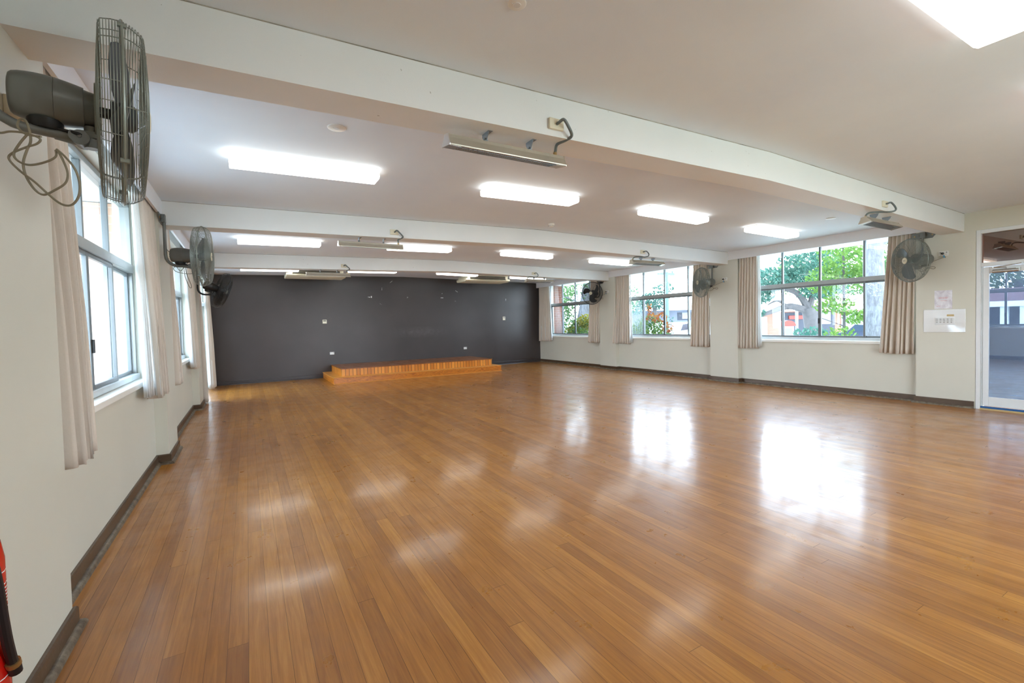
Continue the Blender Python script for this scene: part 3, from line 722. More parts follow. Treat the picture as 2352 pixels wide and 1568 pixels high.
# near left fan: cord loops given in world metres, turned into the fan's own frame
A_ = [(0.04, 2.26, 2.14), (0.101, 2.179, 2.117), (0.132, 2.161, 2.121), (0.176, 2.136, 2.114), (0.215, 2.112, 2.095), (0.206, 2.117, 2.078), (0.174, 2.135, 2.067), (0.133, 2.158, 2.048), (0.124, 2.163, 2.028), (0.153, 2.145, 1.99), (0.195, 2.119, 1.951), (0.231, 2.097, 1.911), (0.268, 2.074, 1.876), (0.299, 2.056, 1.872), (0.32, 2.045, 1.901), (0.324, 2.044, 1.944), (0.312, 2.053, 1.991), (0.286, 2.069, 2.032), (0.262, 2.084, 2.058)]
B_ = [(0.264, 2.083, 2.055), (0.28, 2.072, 2.018), (0.291, 2.064, 1.977), (0.283, 2.068, 1.945), (0.251, 2.086, 1.922), (0.219, 2.104, 1.908), (0.194, 2.119, 1.926), (0.171, 2.134, 1.97), (0.164, 2.14, 2.014), (0.176, 2.134, 2.057), (0.188, 2.128, 2.086), (0.186, 2.13, 2.122), (0.175, 2.138, 2.157), (0.158, 2.148, 2.159), (0.153, 2.15, 2.135), (0.176, 2.136, 2.111), (0.219, 2.11, 2.101)]
C_ = [(0.259, 2.086, 2.055), (0.258, 2.085, 2.033), (0.229, 2.102, 2.017), (0.185, 2.127, 2.008), (0.154, 2.145, 2.019), (0.138, 2.155, 2.044), (0.156, 2.146, 2.08), (0.178, 2.134, 2.108)]
def rl(L, o): return [(x - o[0], y - o[1], z - o[2]) for x, y, z in L]
o1 = (0.0, 2.25, 2.683)
make_fan(o1, 0, -.385, math.radians(11), math.radians(-1.0), .9, 'dark grey wall fan nearest the viewer, seen edge-on with looped cord', GREY, [rl(A_, o1), rl(B_, o1), rl(C_, o1)], None, .0015, .30, .085)
def loops(y0, z0, s=1.0):
    return [[(.30, 0, z0 + .02), (.22, .01, z0 - .05), (.16, .02, z0 - .13), (.12, .03, z0 - .03), (.2, .0, z0 + .02), (.3, -.02, z0 - .10), (.27, -.02, z0 - .16), (.15, .0, z0 - .15), (.10, .02, z0 - .10), (.18, .03, z0)],
            [(.2, .02, z0), (.22, .0, z0 - .16), (.26, .0, z0 - .30), (.24, .01, z0 - .31), (.2, .02, z0 - .18), (.19, .0, z0 - .02), (.12, .05, z0 + .03), (.05, .12, z0 + .1), (.03, .16, z0 + .13)]]
make_fan((0, 6.339, 2.70), 0, -.398, math.radians(-6), math.radians(-1), .3, 'grey wall fan on the left wall under the middle beam', GREY, loops(0, -.44), None)
make_fan((0, 10.13, 2.62), 0, -.383, math.radians(17), math.radians(-20), .2, 'black wall fan tilted down on the left wall beside the dark wall', BLK, [[(.10, .02, -.33), (.14, .05, -.4), (.2, .02, -.47), (.26, -.03, -.46), (.27, -.03, -.38), (.2, 0, -.34), (.1, .03, -.3)]], None)
def rcord(py, pz, z0):
    return [[(.28, 0, z0 - .02), (.18, .02, z0 - .08), (.08, .04, z0 - .06), (.05, .06, z0 - .02), (.05, .13, z0 - .05), (.05, .16, z0 - .03), (.05, .12, z0 - .01), (.05, .05, z0 - .03), (.06, .06, z0 + .03), (.05, (py + .06) * .8, (z0 + pz) / 2 + .02), (.055, py + .035, pz - .07), (.05, py, pz)]]
# right wall: local +Y runs towards the viewer's side (world -Y)
def right_fan(y, z, hz, yaw, tilt, roll, label, mats, cp, sock):
    r = make_fan((W, y, z), PI, hz, yaw, tilt, roll, label, mats, cp, sock, .0015, .27 if y < 4 else .29); return r
right_fan(3.02, 2.685, -.404, math.radians(-34), math.radians(-2), .02, 'grey wall fan on the right wall nearest the glass door', GREY, rcord(.245, -.323, -.50), (0, .235, -.323))
right_fan(6.83, 2.665, -.388, math.radians(-28), 0, 1.25, 'grey wall fan between the middle and near right windows', GREY, rcord(.30, -.338, -.50), (0, .28, -.338))
right_fan(10.72, 2.65, -.352, math.radians(24), 0, .35, 'dark wall fan between the far and middle right windows', BLK, rcord(.30, -.32, -.48), (0, .275, -.32))
def outlet(loc, rotz, label, wide=.118, tall=.074, toggles=2, deep=.014, mat='white_plastic', group='white power outlets'):
    r = thing('power_outlet', label, 'power outlet', loc, rotz, group)
    MB().box(0.0005, deep, -wide / 2, wide / 2, -tall / 2, tall / 2).obj('plate', mat, r, smooth=False, bevel=.003)
    for s in (-1, 1) if toggles == 2 else (1,):
        MB().box(deep, deep + .004, s * wide * .3 - .008, s * wide * .3 + .008, .006, .024).obj('toggle', 'grey_plastic', r, smooth=False, bevel=.001)
        MB().box(deep - .0005, deep + .0008, s * wide * .22 - .008, s * wide * .22 - .005, -.02, -.008).box(deep - .0005, deep + .0008, s * wide * .22 + .005, s * wide * .22 + .008, -.02, -.008).obj('socket_slot', 'black_plastic', r, smooth=False)
    return r
outlet((W, 2.775, 2.362), PI, 'white power outlet beside the fan nearest the glass door')
outlet((W, 6.525, 2.327), PI, 'white power outlet right of the fan between middle and near windows')
outlet((W, 10.42, 2.33), PI, 'white power outlet right of the dark fan by the far window')
outlet((3.256 * .9, B, 0.664 + .04), -PI / 2, 'white power outlet low on the dark wall, left of the stage', .118, .074)
outlet((7.21, B, 0.652), -PI / 2, 'white power outlet low on the dark wall above the stage right end', .118, .074)
outlet((0, 6.70, 2.35), 0, 'small cream outlet behind the arm of the middle left fan', .12, .07, 1, .022, 'ivory_plastic')
outlet((0, 2.585, 2.345), 0, 'deep beige outlet box behind the motor of the nearest fan', .10, .075, 1, .055, 'beige_plastic')

# ------------------------------------------------------------------ curtains
def curtain(xc, y0, y1, yb0, yb1, zt, zbm, amp, folds, label, lin=None, seed=1, sgn=1, hem=True, cat='curtain'):
    rng = random.Random(seed)
    ym = (y0 + y1) / 2
    root = thing('curtain', label, cat, (xc, ym, zt), 0, 'beige pleated curtains')
    def sheet(off, a0, a1, b0, b1, z1, z0, mm, ph=0.0, nz=26, amp_=amp, fo=folds):
        nc = int(fo * 10) + 1; vs = []; fs = []
        rngs = random.Random(seed); jit = [rngs.uniform(-.9, .9) for _ in range(int(fo) + 3)]; am = [rngs.uniform(.55, 1.25) for _ in range(int(fo) + 3)]
        for j in range(nz + 1):
            w = j / nz; z = z1 + (z0 - z1) * w
            for i in range(nc):
                u = i / (nc - 1); f = u * fo; k = int(f)
                jj = jit[k] * (1 - (f - k)) + jit[k + 1] * (f - k)
                aa = (am[k] * (1 - (f - k)) + am[k + 1] * (f - k)) * amp_ * 1.2 * (.6 + .4 * min(1, w * 1.6)) * (1 + .25 * w)
                s_ = math.sin(2 * PI * f + jj * w * 1.5 + ph)
                s_ = math.copysign(abs(s_) ** .75, s_)
                y = (a0 + (b0 - a0) * w) + ((a1 - a0) + ((b1 - b0) - (a1 - a0)) * w) * u + .010 * w * math.sin(6 * PI * f + jj)
                vs.append((off + .045 * w * sgn + aa * s_ * sgn, y - ym, z - zt + .006 * w * math.sin(2 * PI * f * .5 + jj * 3)))
        for j in range(nz):
            for i in range(nc - 1): q = j * nc + i; fs.append((q, q + 1, q + nc + 1, q + nc))
        mm.add(vs, fs)
    m = MB(); sheet(0, y0, y1, yb0, yb1, zt, zbm, m)
    o = m.obj('drape', 'curtain_cloth', root, angle=180)
    so = o.modifiers.new('thick', 'SOLIDIFY'); so.thickness = .003
    if lin:
        l0, l1 = lin
        m = MB(); sheet(sgn * -.012, y0, y1, yb0, yb1, zt, zbm + .03, m)
        for e0, e1, w_ in ((y0, yb0, -l0), (y1, yb1, l1)):
            if w_: sheet(sgn * -.02, min(e0, e0 + w_ * .7), max(e0, e0 + w_ * .7), min(e1, e1 + w_), max(e1, e1 + w_), zt, zbm + .04, m, 0, 20, amp * .45, max(1.5, abs(w_) * 14))
        o = m.obj('lining', 'curtain_lining', root, angle=180)
        so = o.modifiers.new('thick', 'SOLIDIFY'); so.thickness = .002
    if hem:
        m = MB(); w0 = (zt - (zbm + .085)) / (zt - zbm)
        hb0, hb1 = y0 + (yb0 - y0) * w0, y1 + (yb1 - y1) * w0
        sheet(sgn * .0022, yb0, yb1, yb0, yb1, zbm + .085, zbm + .0, m, 0, 2, amp * 1.22)
    return root
CT = 2.80
curtain(-.058, 3.01, 3.42, 3.0, 3.40, CT, .785, .044, 6, 'beige curtain at the near side of the nearest left window', None, 3)
curtain(-.058, 5.50, 6.21, 5.52, 6.2, CT, .80, .045, 7.5, 'beige curtain with bright white lining at the far side of the nearest left window', (.22, 0), 5)
curtain(-.055, 6.94, 7.30, 6.94, 7.34, CT, .785, .045, 5, 'narrow beige curtain just past the middle left pilaster', None, 8)
curtain(-.06, 9.42, 10.07, 9.48, 10.07, CT, .80, .045, 7, 'beige curtain below the far black fan on the left wall', (.22, 0), 9)
curtain(-.04, 10.82, 11.25, 10.82, 11.2, CT, .03, .045, 5, 'floor-length beige curtain at the near side of the glazed left door', None, 12)
curtain(-.055, 13.42, 14.22, 13.3, 14.22, CT, .03, .05, 7, 'floor-length pale curtain in the corner against the dark wall', (.2, 0), 13)
XC = W + .055
curtain(XC, 5.80, 6.20, 5.78, 6.23, CT, .785, .038, 6.5, 'beige curtain at the far side of the window nearest the glass door', (.07, 0), 21, -1)
curtain(XC, 3.13, 3.50, 3.13, 3.60, CT, .785, .038, 6.5, 'beige curtain behind the fan beside the glass door', None, 22, -1)
curtain(XC, 9.56, 10.08, 9.50, 10.2, CT, .785, .038, 7.5, 'crumpled beige curtain at the far side of the middle right window', (.05, 0), 23, -1)
curtain(XC, 6.94, 7.40, 6.94, 7.46, CT, .785, .038, 6.5, 'beige curtain behind the fan at the near side of the middle right window', None, 24, -1)
curtain(XC, 13.55, 14.2, 13.42, 14.19, CT, .785, .038, 8, 'beige curtain in the right corner against the dark wall', (.06, 0), 25, -1)
curtain(XC, 10.80, 11.24, 10.80, 11.32, CT, .785, .038, 6, 'beige curtain behind the dark fan at the far right window', None, 26, -1)

# ------------------------------------------------------------------ stage platform
st = thing('stage_platform', 'low two-tier wooden stage against the dark wall', 'stage', (5.1, B - .03, 0))
def srel(m): m.v = [(a - 5.1, b - (B - .03), c) for a, b, c in m.v]; return m
yb = B - .03
srel(MB().box(2.66, 7.54, 12.36, yb, 0, .155)).obj('lower_step', 'plywood', st, smooth=False, bevel=.003)
srel(MB().box(2.645, 7.555, 12.345, yb, .155, .173)).obj('lower_tread', 'stage_trim', st, smooth=False, bevel=.004)
srel(MB().box(2.90, 7.34, 12.60, yb, .173, .352)).obj('batten_riser', 'batten_wood', st, smooth=False)
srel(MB().box(2.885, 7.355, 12.585, yb, .352, .374)).obj('deck', 'stage_wood', st, smooth=False, bevel=.004)
srel(MB().box(2.655, 7.55, 12.33, 12.36, 0, .018)).obj('floor_bead', 'stage_trim', st, smooth=False, bevel=.004)

# ------------------------------------------------------------------ ceiling air conditioners, alarms, discs
def aircon(x0, x1, label):
    xm = (x0 + x1) / 2; y0, y1, z0 = 12.62, 13.36, 2.765; zt = min(zc(x0), zc(x1)) - .004
    r = thing('ceiling_air_conditioner', label, 'air conditioner', (xm, y0, zt), 0, 'cream ceiling air conditioners')
    def rr(m): m.v = [(a - xm, b - y0, c - zt) for a, b, c in m.v]; return m
    rr(MB().box(x0 + .06, x1 - .06, y0 + .03, y1, z0 + .075, zt).box(x0 + .06, x1 - .06, y0 + .005, y1, zt - .022, zt)).obj('casing', 'ac_white', r, smooth=False, bevel=.006)
    rr(MB().extr([(x0, y0, z0 + .035), (x0, y0, z0 + .055), (x0, y0 + .12, z0 + .08), (x0, y1, z0 + .08), (x0, y1, z0 + .02), (x0, y1 - .06, z0), (x0, y0 + .09, z0)], (0, 0, 0), (x1 - x0, 0, 0))).obj('bottom_panel', 'ac_white', r, smooth=False, bevel=.008)
    m = MB()
    for i in range(3): z = z0 + .10 + (zt - z0 - .15) * i / 2; m.box(x0 + .16, x1 - .16, y0 + .018, y0 + .03, z, z + .003)
    rr(m).obj('outlet_louvre', 'ac_white', r, smooth=False)
    rr(MB().box(x0 + .15, x1 - .15, y0 + .026, y0 + .032, z0 + .078, zt - .024)).obj('outlet_slot', 'ac_grille', r, smooth=False)
    for s, xx in ((0, x0), (1, x1 - .14)):
        rr(MB().box(xx, xx + .14, y0, y1, z0 + .055, z0 + .085)).obj('end_cover', 'ac_white', r, smooth=False, bevel=.006)
aircon(1.68, 3.10, 'cream ceiling air conditioner above the left half of the dark wall')
aircon(6.56, 8.08, 'cream ceiling air conditioner above the right half of the dark wall')
def disc(x, y, label, r=.067):
    o = thing('ceiling_disc', label, 'ceiling disc', (x, y, zc(x)), 0, 'round white ceiling discs')
    MB().lathe([(-.008, .001), (-.008, r - .006), (-.004, r), (.0, r)], 36, axis='z').obj('cover', 'white_plastic', o)
    MB().lathe([(-.0095, .004), (-.0095, .018), (-.007, .02)], 20, axis='z').box(-.028, -.02, -.002, .002, -.0095, -.007).obj('centre_cap', 'alu_white', o)
disc(1.428, 3.657, 'round white ceiling disc just beyond the nearest beam, left side')
disc(8.683, 3.667, 'round white ceiling disc just beyond the nearest beam, right side')
disc(1.952, 1.883, 'round white ceiling disc in front of the nearest beam', .045)
sm = thing('smoke_alarm', 'small white smoke alarm on the ceiling before the middle beam', 'smoke alarm', (5.03, 5.986, zc(5.03)))
MB().lathe([(-.022, .001), (-.022, .05), (-.008, .055), (0, .055)], 28, axis='z').obj('base', 'white_plastic', sm)
MB().lathe([(-.05, .001), (-.05, .022), (-.044, .036), (-.03, .044), (-.022, .045)], 28, axis='z').obj('chamber', 'white_plastic', sm)
m = MB()
for k_ in range(10): a = 2 * PI * k_ / 10; m.box(.04 * math.cos(a) - .005, .04 * math.cos(a) + .005, .04 * math.sin(a) - .005, .04 * math.sin(a) + .005, -.036, -.031)
m.obj('vents', 'black_plastic', sm, smooth=False)
def thermostat(x, z, w, h, label, lcd):
    r = thing('thermostat', label, 'thermostat', (x, B, z), -PI / 2, 'cream wall controllers on the dark wall')
    MB().box(.0005, .018, -w / 2, w / 2, -h / 2, h / 2).obj('case', 'ivory_plastic', r, smooth=False, bevel=.004)
    MB().box(.018, .0195, -w * .36, w * .36, h * .08, h * .34).obj('display', lcd, r, smooth=False)
    for s in (-1, 0, 1): MB().box(.018, .021, s * w * .24 - .008, s * w * .24 + .008, -h * .26, -h * .14).obj('button', 'white_plastic', r, smooth=False)
thermostat(2.757, 1.638, .115, .112, 'cream thermostat with dark display on the dark wall, left of the stage', "lcd")
thermostat(8.752, 1.64, .105, .125, 'cream thermostat with pale display on the dark wall, right of the stage', 'grey_plastic')

# ------------------------------------------------------------------ switch panel, notice, extinguisher
sp_ = thing('switch_panel', 'shiny stainless switch panel with ten buttons beside the glass door', 'switch panel', (W, 2.77, 1.32), PI)
MB().box(.0005, .012, -.248, .248, -.178, .178).obj('plate', 'stainless', sp_, smooth=False, bevel=.004)
MB().box(.012, .0165, -.105, .125, -.062, .052).obj('switch_plate', 'alu_white', sp_, smooth=False, bevel=.002)
for i in range(5):
    for j in range(2):
        y = -.082 + i * .043; z = .026 - j * .047
        MB().lathe([(.0165, .011), (.024, .010), (.025, .001)], 16, (0, y, z)).obj('button', 'steel_button', sp_)
    MB().box(.0165, .0172, -.094 + i * .043, -.07 + i * .043, -.003, .006).obj('caption_line', 'grey_plastic', sp_, smooth=False)
MB().box(.012, .0145, .035, .118, .068, .098).obj('name_strip', 'threshold', sp_, smooth=False)
no = thing('notice', 'crinkled plastic sleeve notice with faint red print above the switch panel', 'notice', (W, 2.78, 1.65), PI)
MB().box(.0005, .004, -.105, .105, -.143, .143).obj('sleeve', 'sleeve', no, smooth=False)
m = MB()
random.seed(4)
for z, a, b in ((.03, -.055, .06), (.018, -.05, .052), (-.018, -.03, .045), (-.105, -.08, -.03)):
    y = a
    while y < b:
        w = random.uniform(.004, .011); m.box(.004, .0044, y, min(b, y + w), z, z + random.uniform(.0035, .0065)); y += w + .003
m.obj('printed_lines', 'red_print', no, smooth=False)
# extinguisher: hangs on the wall, mostly left of the view
ex = thing('fire_extinguisher', 'red fire extinguisher with black hose at the lower left edge', 'fire extinguisher', (0.088, 1.815, 0.375))
MB().lathe([(0, .03), (0, .076), (.012, .085), (.05, .085), (.44, .085), (.49, .078), (.53, .05), (.545, .03), (.56, .03)], 36, axis='z').obj('cylinder', 'red_paint', ex)
MB().lathe([(.56, .022), (.60, .022), (.60, .03), (.63, .03)], 16, axis='z').box(-.015, .015, -.1, .03, .625, .64).box(-.012, .012, -.12, .03, .655, .668).obj('valve', 'black_plastic', ex)
MB().tube(smooth_path([(0, 0, .61), (.05, -.06, .60), (.09, -.09, .50), (.097, -.075, .40), (.097, -.06, .323), (.097, -.052, .283), (.097, -.039, .227), (.097, -.02, .167), (.097, -.008, .14)], 6), [.012] * 49, 10).obj('hose', 'rubber_black', ex)
MB().tube([(.097, -.006, .137), (.097, .002, .112)], .0145, 12).obj('hose_nozzle', 'rubber_black', ex)
MB().tube([(.097, -.014, .153), (.097, -.007, .138)], .0165, 12).obj('hose_ring', 'brass', ex)
MB().box(-.089, -.083, -.03, .03, .3, .5).obj('wall_bracket', 'galv', ex, smooth=False)
m = MB()
def arc(z0, z1, a0, a1, r=.0858):
    n = 12; vs = []; fs = []
    for i in range(n + 1):
        a = a0 + (a1 - a0) * i / n; vs += [(r * math.cos(a), r * math.sin(a), z0), (r * math.cos(a), r * math.sin(a), z1)]
    for i in range(n): fs.append((2 * i, 2 * i + 2, 2 * i + 3, 2 * i + 1))
    m.add(vs, fs)
for z in (.405, .37, .30): arc(z, z + .003, -2.6, .9)
for a in (-.7, -.2, .3, .62): arc(.30, .373, a, a + .03)
for i in range(5): arc(.318 + i * .01, .322 + i * .01, -.15 + (i % 2) * .05, .22)
for i in range(5): arc(.318 + i * .01, .322 + i * .01, .36, .55 - (i % 2) * .05)
m.obj('label_print', 'label_white', ex, smooth=False)
m = MB(); arc(.115, .118, -2.6, .9); m.obj('band_line', 'label_white', ex, smooth=False)

# ------------------------------------------------------------------ outdoors
struct(MB().box(-60, 90, -40, 90, -.62, -.5).obj('ground', 'ground_grass', smooth=False), 'pale grassy ground outside the hall', 'ground')
struct(MB().box(17, 24, -30, 80, -.5, -.47).box(24.0, 60, 4, 80, -.5, -.46).obj('road', 'concrete', smooth=False), 'pale concrete road and forecourt outside the right windows', 'road')
for i, (sx, a, b) in enumerate((('right', W + .34, W + 1.0), ('left', -1.0, -.34))):
    struct(MB().box(a, b, YF, B + .5, 2.80, 2.92).obj('trim_%d' % (10 + i), 'render_white', smooth=False), 'white eaves soffit outside the %s windows' % sx, 'eaves')
def leaves(m, c, rad, n, size, rng, shell=.5, bounds=None):
    for _ in range(n):
        while True:
            p = Vector((rng.uniform(-1, 1), rng.uniform(-1, 1), rng.uniform(-1, 1)))
            if shell < p.length <= 1: break
        q = Vector(c) + Vector((p.x * rad[0], p.y * rad[1], p.z * rad[2]))
        d = Vector((rng.gauss(0, 1), rng.gauss(0, 1), rng.gauss(0, .6))).normalized(); u = d.orthogonal().normalized(); w = d.cross(u)
        s = size * rng.uniform(.6, 1.3)
        m.add([q - u * s, q + w * s * .45, q + u * s, q - w * s * .45], [(0, 1, 2, 3)])
def tree(name, loc, label, trunk, limbs, clumps, leafmat, lsize, seed, bark='branch_bark', cat='tree', group=None):
    rng = random.Random(seed); r = thing(name, label, cat, loc, 0, group)
    if trunk:
        pts, rad = trunk; MB().tube(smooth_path(pts, 5), [rad[0] + (rad[1] - rad[0]) * i / (5 * (len(pts) - 1)) for i in range(5 * (len(pts) - 1) + 1)], 14).obj('trunk', bark, r)
    if limbs:
        m = MB()
        for pts, r0, r1 in limbs:
            n = 5 * (len(pts) - 1) + 1; m.tube(smooth_path(pts, 5), [r0 + (r1 - r0) * i / (n - 1) for i in range(n)], 8)
        m.obj('limbs', bark, r)
    m = MB()
    for c, rad, n in clumps: leaves(m, c, rad, n, lsize, rng, .2)
    if m.v: m.obj('crown', leafmat, r, smooth=False)
    return r
G0 = -.5
# beyond the near right window
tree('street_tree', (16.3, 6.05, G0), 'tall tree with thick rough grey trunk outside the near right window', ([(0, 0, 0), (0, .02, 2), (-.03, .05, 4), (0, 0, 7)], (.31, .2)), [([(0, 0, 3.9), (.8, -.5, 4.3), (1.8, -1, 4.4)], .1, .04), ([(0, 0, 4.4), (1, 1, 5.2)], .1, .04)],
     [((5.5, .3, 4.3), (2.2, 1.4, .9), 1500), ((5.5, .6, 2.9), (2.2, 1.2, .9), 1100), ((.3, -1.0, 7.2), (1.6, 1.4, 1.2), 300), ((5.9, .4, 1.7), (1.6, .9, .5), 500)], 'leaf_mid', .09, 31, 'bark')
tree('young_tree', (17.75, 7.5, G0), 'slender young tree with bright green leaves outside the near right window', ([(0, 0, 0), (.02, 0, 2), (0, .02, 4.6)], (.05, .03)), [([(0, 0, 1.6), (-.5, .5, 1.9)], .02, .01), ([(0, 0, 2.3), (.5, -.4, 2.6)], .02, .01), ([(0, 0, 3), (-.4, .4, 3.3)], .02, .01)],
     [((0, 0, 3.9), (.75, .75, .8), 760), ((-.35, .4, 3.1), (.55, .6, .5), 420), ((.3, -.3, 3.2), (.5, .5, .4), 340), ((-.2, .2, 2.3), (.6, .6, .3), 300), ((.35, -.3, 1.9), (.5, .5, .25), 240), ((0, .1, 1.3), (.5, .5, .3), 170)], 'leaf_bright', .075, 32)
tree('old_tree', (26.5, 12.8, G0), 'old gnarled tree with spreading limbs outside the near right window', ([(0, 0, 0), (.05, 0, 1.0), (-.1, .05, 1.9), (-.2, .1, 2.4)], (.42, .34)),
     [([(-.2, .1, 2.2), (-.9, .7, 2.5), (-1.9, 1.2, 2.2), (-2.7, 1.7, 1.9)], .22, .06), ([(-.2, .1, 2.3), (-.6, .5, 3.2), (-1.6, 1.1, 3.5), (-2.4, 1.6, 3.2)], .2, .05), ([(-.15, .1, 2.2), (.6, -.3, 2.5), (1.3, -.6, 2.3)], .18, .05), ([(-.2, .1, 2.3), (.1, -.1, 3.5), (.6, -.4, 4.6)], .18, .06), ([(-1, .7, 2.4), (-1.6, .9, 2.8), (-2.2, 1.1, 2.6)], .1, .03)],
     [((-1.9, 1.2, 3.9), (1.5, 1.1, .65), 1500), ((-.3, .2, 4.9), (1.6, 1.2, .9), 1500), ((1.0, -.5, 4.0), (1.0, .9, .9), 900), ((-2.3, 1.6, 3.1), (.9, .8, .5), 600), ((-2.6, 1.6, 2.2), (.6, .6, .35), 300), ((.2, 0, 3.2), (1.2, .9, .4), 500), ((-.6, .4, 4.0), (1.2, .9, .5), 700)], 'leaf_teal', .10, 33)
# fuel station
fs_ = thing('fuel_station', 'white-roofed brick fuel station building across the road', 'building', (45, 23.5, G0), -math.radians(30.2))
# local x along the facade, local -y faces the hall... facade runs from (40.5,26) to (50,20.4)
MB().box(-6, 7, 0, 5, 0, 3.0).obj('wall', 'brick', fs_, smooth=False)
MB().box(-7, 8, -1.6, 5.4, 2.45, 2.8).obj('roof', 'roof_white', fs_, smooth=False)
for x0, x1 in ((-1.4, 1.2), (1.9, 3.6)): MB().box(x0, x1, -.03, .05, .1, 2.35).obj('window', 'dark_open', fs_, smooth=False)
MB().box(1.75, 3.2, -.06, -.02, 1.2, 2.3).obj('roller_door', 'house_pale', fs_, smooth=False)
MB().box(-3.6, -2.7, -.04, .04, 0, 2.0).obj('door', 'pump_white', fs_, smooth=False)
MB().box(-.7, .95, -.14, -.04, 1.72, 2.05).obj('fascia_sign', 'sign_red', fs_, smooth=False)
MB().box(4.2, 6.6, -.03, .04, .2, 2.3).obj('shop_front', 'house_pale', fs_, smooth=False)
pu = thing('fuel_pump', 'white fuel pump with orange red domed top on the forecourt', 'fuel pump', (31.4, 16.9, G0), -math.radians(30))
MB().box(-.32, .38, -.25, .25, 0, 1.35).obj('cabinet', 'pump_white', pu, smooth=False, bevel=.02)
MB().extr([(-.5 * math.cos(a), 0, 1.35 + .36 * math.sin(a)) for a in [i * PI / 10 for i in range(11)]], (0, -.28, 0), (0, .28, 0)).obj('hood', 'sign_red', pu)
MB().box(-.2, .25, -.26, -.25, .75, 1.2).obj('display', 'house_grey', pu, smooth=False)
po = MB().tube([(0, 0, 0), (0, 0, 2.5)], .1, 12).box(-.14, .14, -.14, .14, 0, .12).obj('canopy_post', 'pole_grey', None, loc=(34.1, 17.65, G0)); tag(po, 'plain pale post between the fuel pump and old tree', 'post')
def car(loc, rotz, mat, label):
    r = thing('car', label, 'car', loc, rotz, 'cars parked outside')
    prof = [(-2.1, .35), (-2.15, .7), (-1.95, .95), (-1.3, 1.0), (-.75, 1.4), (.55, 1.45), (1.15, 1.05), (1.95, .9), (2.15, .65), (2.1, .35)]
    MB().extr([(x, 0, z) for x, z in prof], (0, -.82, 0), (0, .82, 0)).obj('body', mat, r, smooth=False, bevel=.05)
    gl = [(-1.15, 1.02), (-.7, 1.34), (.5, 1.38), (1.0, 1.05)]
    MB().extr([(x, 0, z) for x, z in gl], (0, -.84, 0), (0, .84, 0)).obj('windows', 'car_glass', r, smooth=False)
    for x in (-1.35, 1.35):
        for y in (-.78, .78): MB().lathe([(-.1, .16), (-.1, .31), (.1, .31), (.1, .16)], 20, (x, y, .31), 'y').obj('wheel', 'rubber_black', r)
car((31.6, 12.0, G0), math.radians(60), 'car_blue', 'dark blue parked car at the corner of the near right window')
tree('backdrop_tree', (62, 28.3, G0), 'broad pale green tree behind the fuel station', ([(0, 0, 0), (0, 0, 5)], (.4, .3)), None, [((0, 0, 7.0), (4, 7.5, 3.0), 2800), ((2, -8, 6.2), (4, 5, 3), 1600)], 'leaf_mid', .27, 38)
sb = tree('low_shrub', (20.0, 9.65, G0), 'low blue-green shrub in front of the fuel station', None, [([(0, 0, 0), (0, 0, .8)], .03, .02)], [((0, 0, .85), (.75, .75, .7), 420)], 'leaf_teal', .12, 36, cat='shrub')
# beyond the middle right window
bu = thing('flowering_bush', 'big green bush with orange red tips outside the middle right window', 'bush', (11.6, 10.16, G0))
rng = random.Random(41)
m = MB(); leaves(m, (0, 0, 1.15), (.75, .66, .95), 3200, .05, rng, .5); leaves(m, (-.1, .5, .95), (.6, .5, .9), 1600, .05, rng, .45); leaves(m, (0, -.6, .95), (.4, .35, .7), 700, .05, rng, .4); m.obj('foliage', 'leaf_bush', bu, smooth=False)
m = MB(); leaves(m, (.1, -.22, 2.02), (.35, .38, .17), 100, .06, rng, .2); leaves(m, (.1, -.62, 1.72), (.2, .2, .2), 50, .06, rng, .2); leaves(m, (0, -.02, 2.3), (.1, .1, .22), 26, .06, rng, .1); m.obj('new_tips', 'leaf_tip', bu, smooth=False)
MB().tube([(0, 0, 0), (0, 0, 1.1)], .05, 8).obj('stem', 'branch_bark', bu)
pp = thing('power_pole', 'pale green power pole outside the middle right window', 'pole', (16.7, 13.9, G0))
MB().tube([(0, 0, 0), (0, 0, 7)], [.11, .085], 14).obj('shaft', 'pole_green', pp)
MB().box(-.5, .5, -.05, .05, 3.9, 4.0).tube([(-.4, 0, 4.0), (-.4, 0, 4.12)], .03, 8).tube([(.4, 0, 4.0), (.4, 0, 4.12)], .03, 8).obj('crossarm', 'pole_green', pp)
ho = thing('house', 'pale grey house with white hipped roof across the road', 'house', (30, 25.3, G0), -math.radians(30))
MB().box(-3.2, 3.4, 0, 6, 0, 2.75).obj('wall', 'house_grey', ho, smooth=False)
MB().add([(-3.9, -.7, 2.7), (4.1, -.7, 2.7), (4.1, 6.6, 2.7), (-3.9, 6.6, 2.7), (-.6, 3, 3.75), (1.4, 3, 3.75)], [(0, 1, 5, 4), (1, 2, 5), (2, 3, 4, 5), (3, 0, 4), (0, 3, 2, 1)]).obj('roof', 'roof_white', ho, smooth=False)
wdw = MB().box(.7, 2.0, -.04, .03, 1.9, 2.5).obj('window', 'dark_open', ho, smooth=False); MB().box(1.05, 1.7, -.06, -.03, 2.0, 2.5).obj('pane', 'house_pale', wdw, smooth=False)
MB().box(-3.6, .2, -2.3, -2.2, 0, 1.05).obj('front_fence', 'house_grey', ho, smooth=False)
car((20.9, 17.3, G0 + .35), math.radians(25), 'car_white', 'white car parked below the pole outside the middle right window')
car((21.5, 15.2, G0 + .3), math.radians(25), 'car_white', 'white car partly hidden by the curtain of the middle right window')
tree('tall_tree', (27, 24, G0), 'dark teal tree beside the white-roofed house', ([(0, 0, 0), (0, 0, 3)], (.2, .15)), None, [((0, 0, 3.4), (1.1, 1.1, .7), 800), ((-.8, .9, 3.0), (.7, .7, .6), 400), ((.3, -.6, 4.3), (.8, .8, .4), 160)], 'leaf_teal', .11, 43)
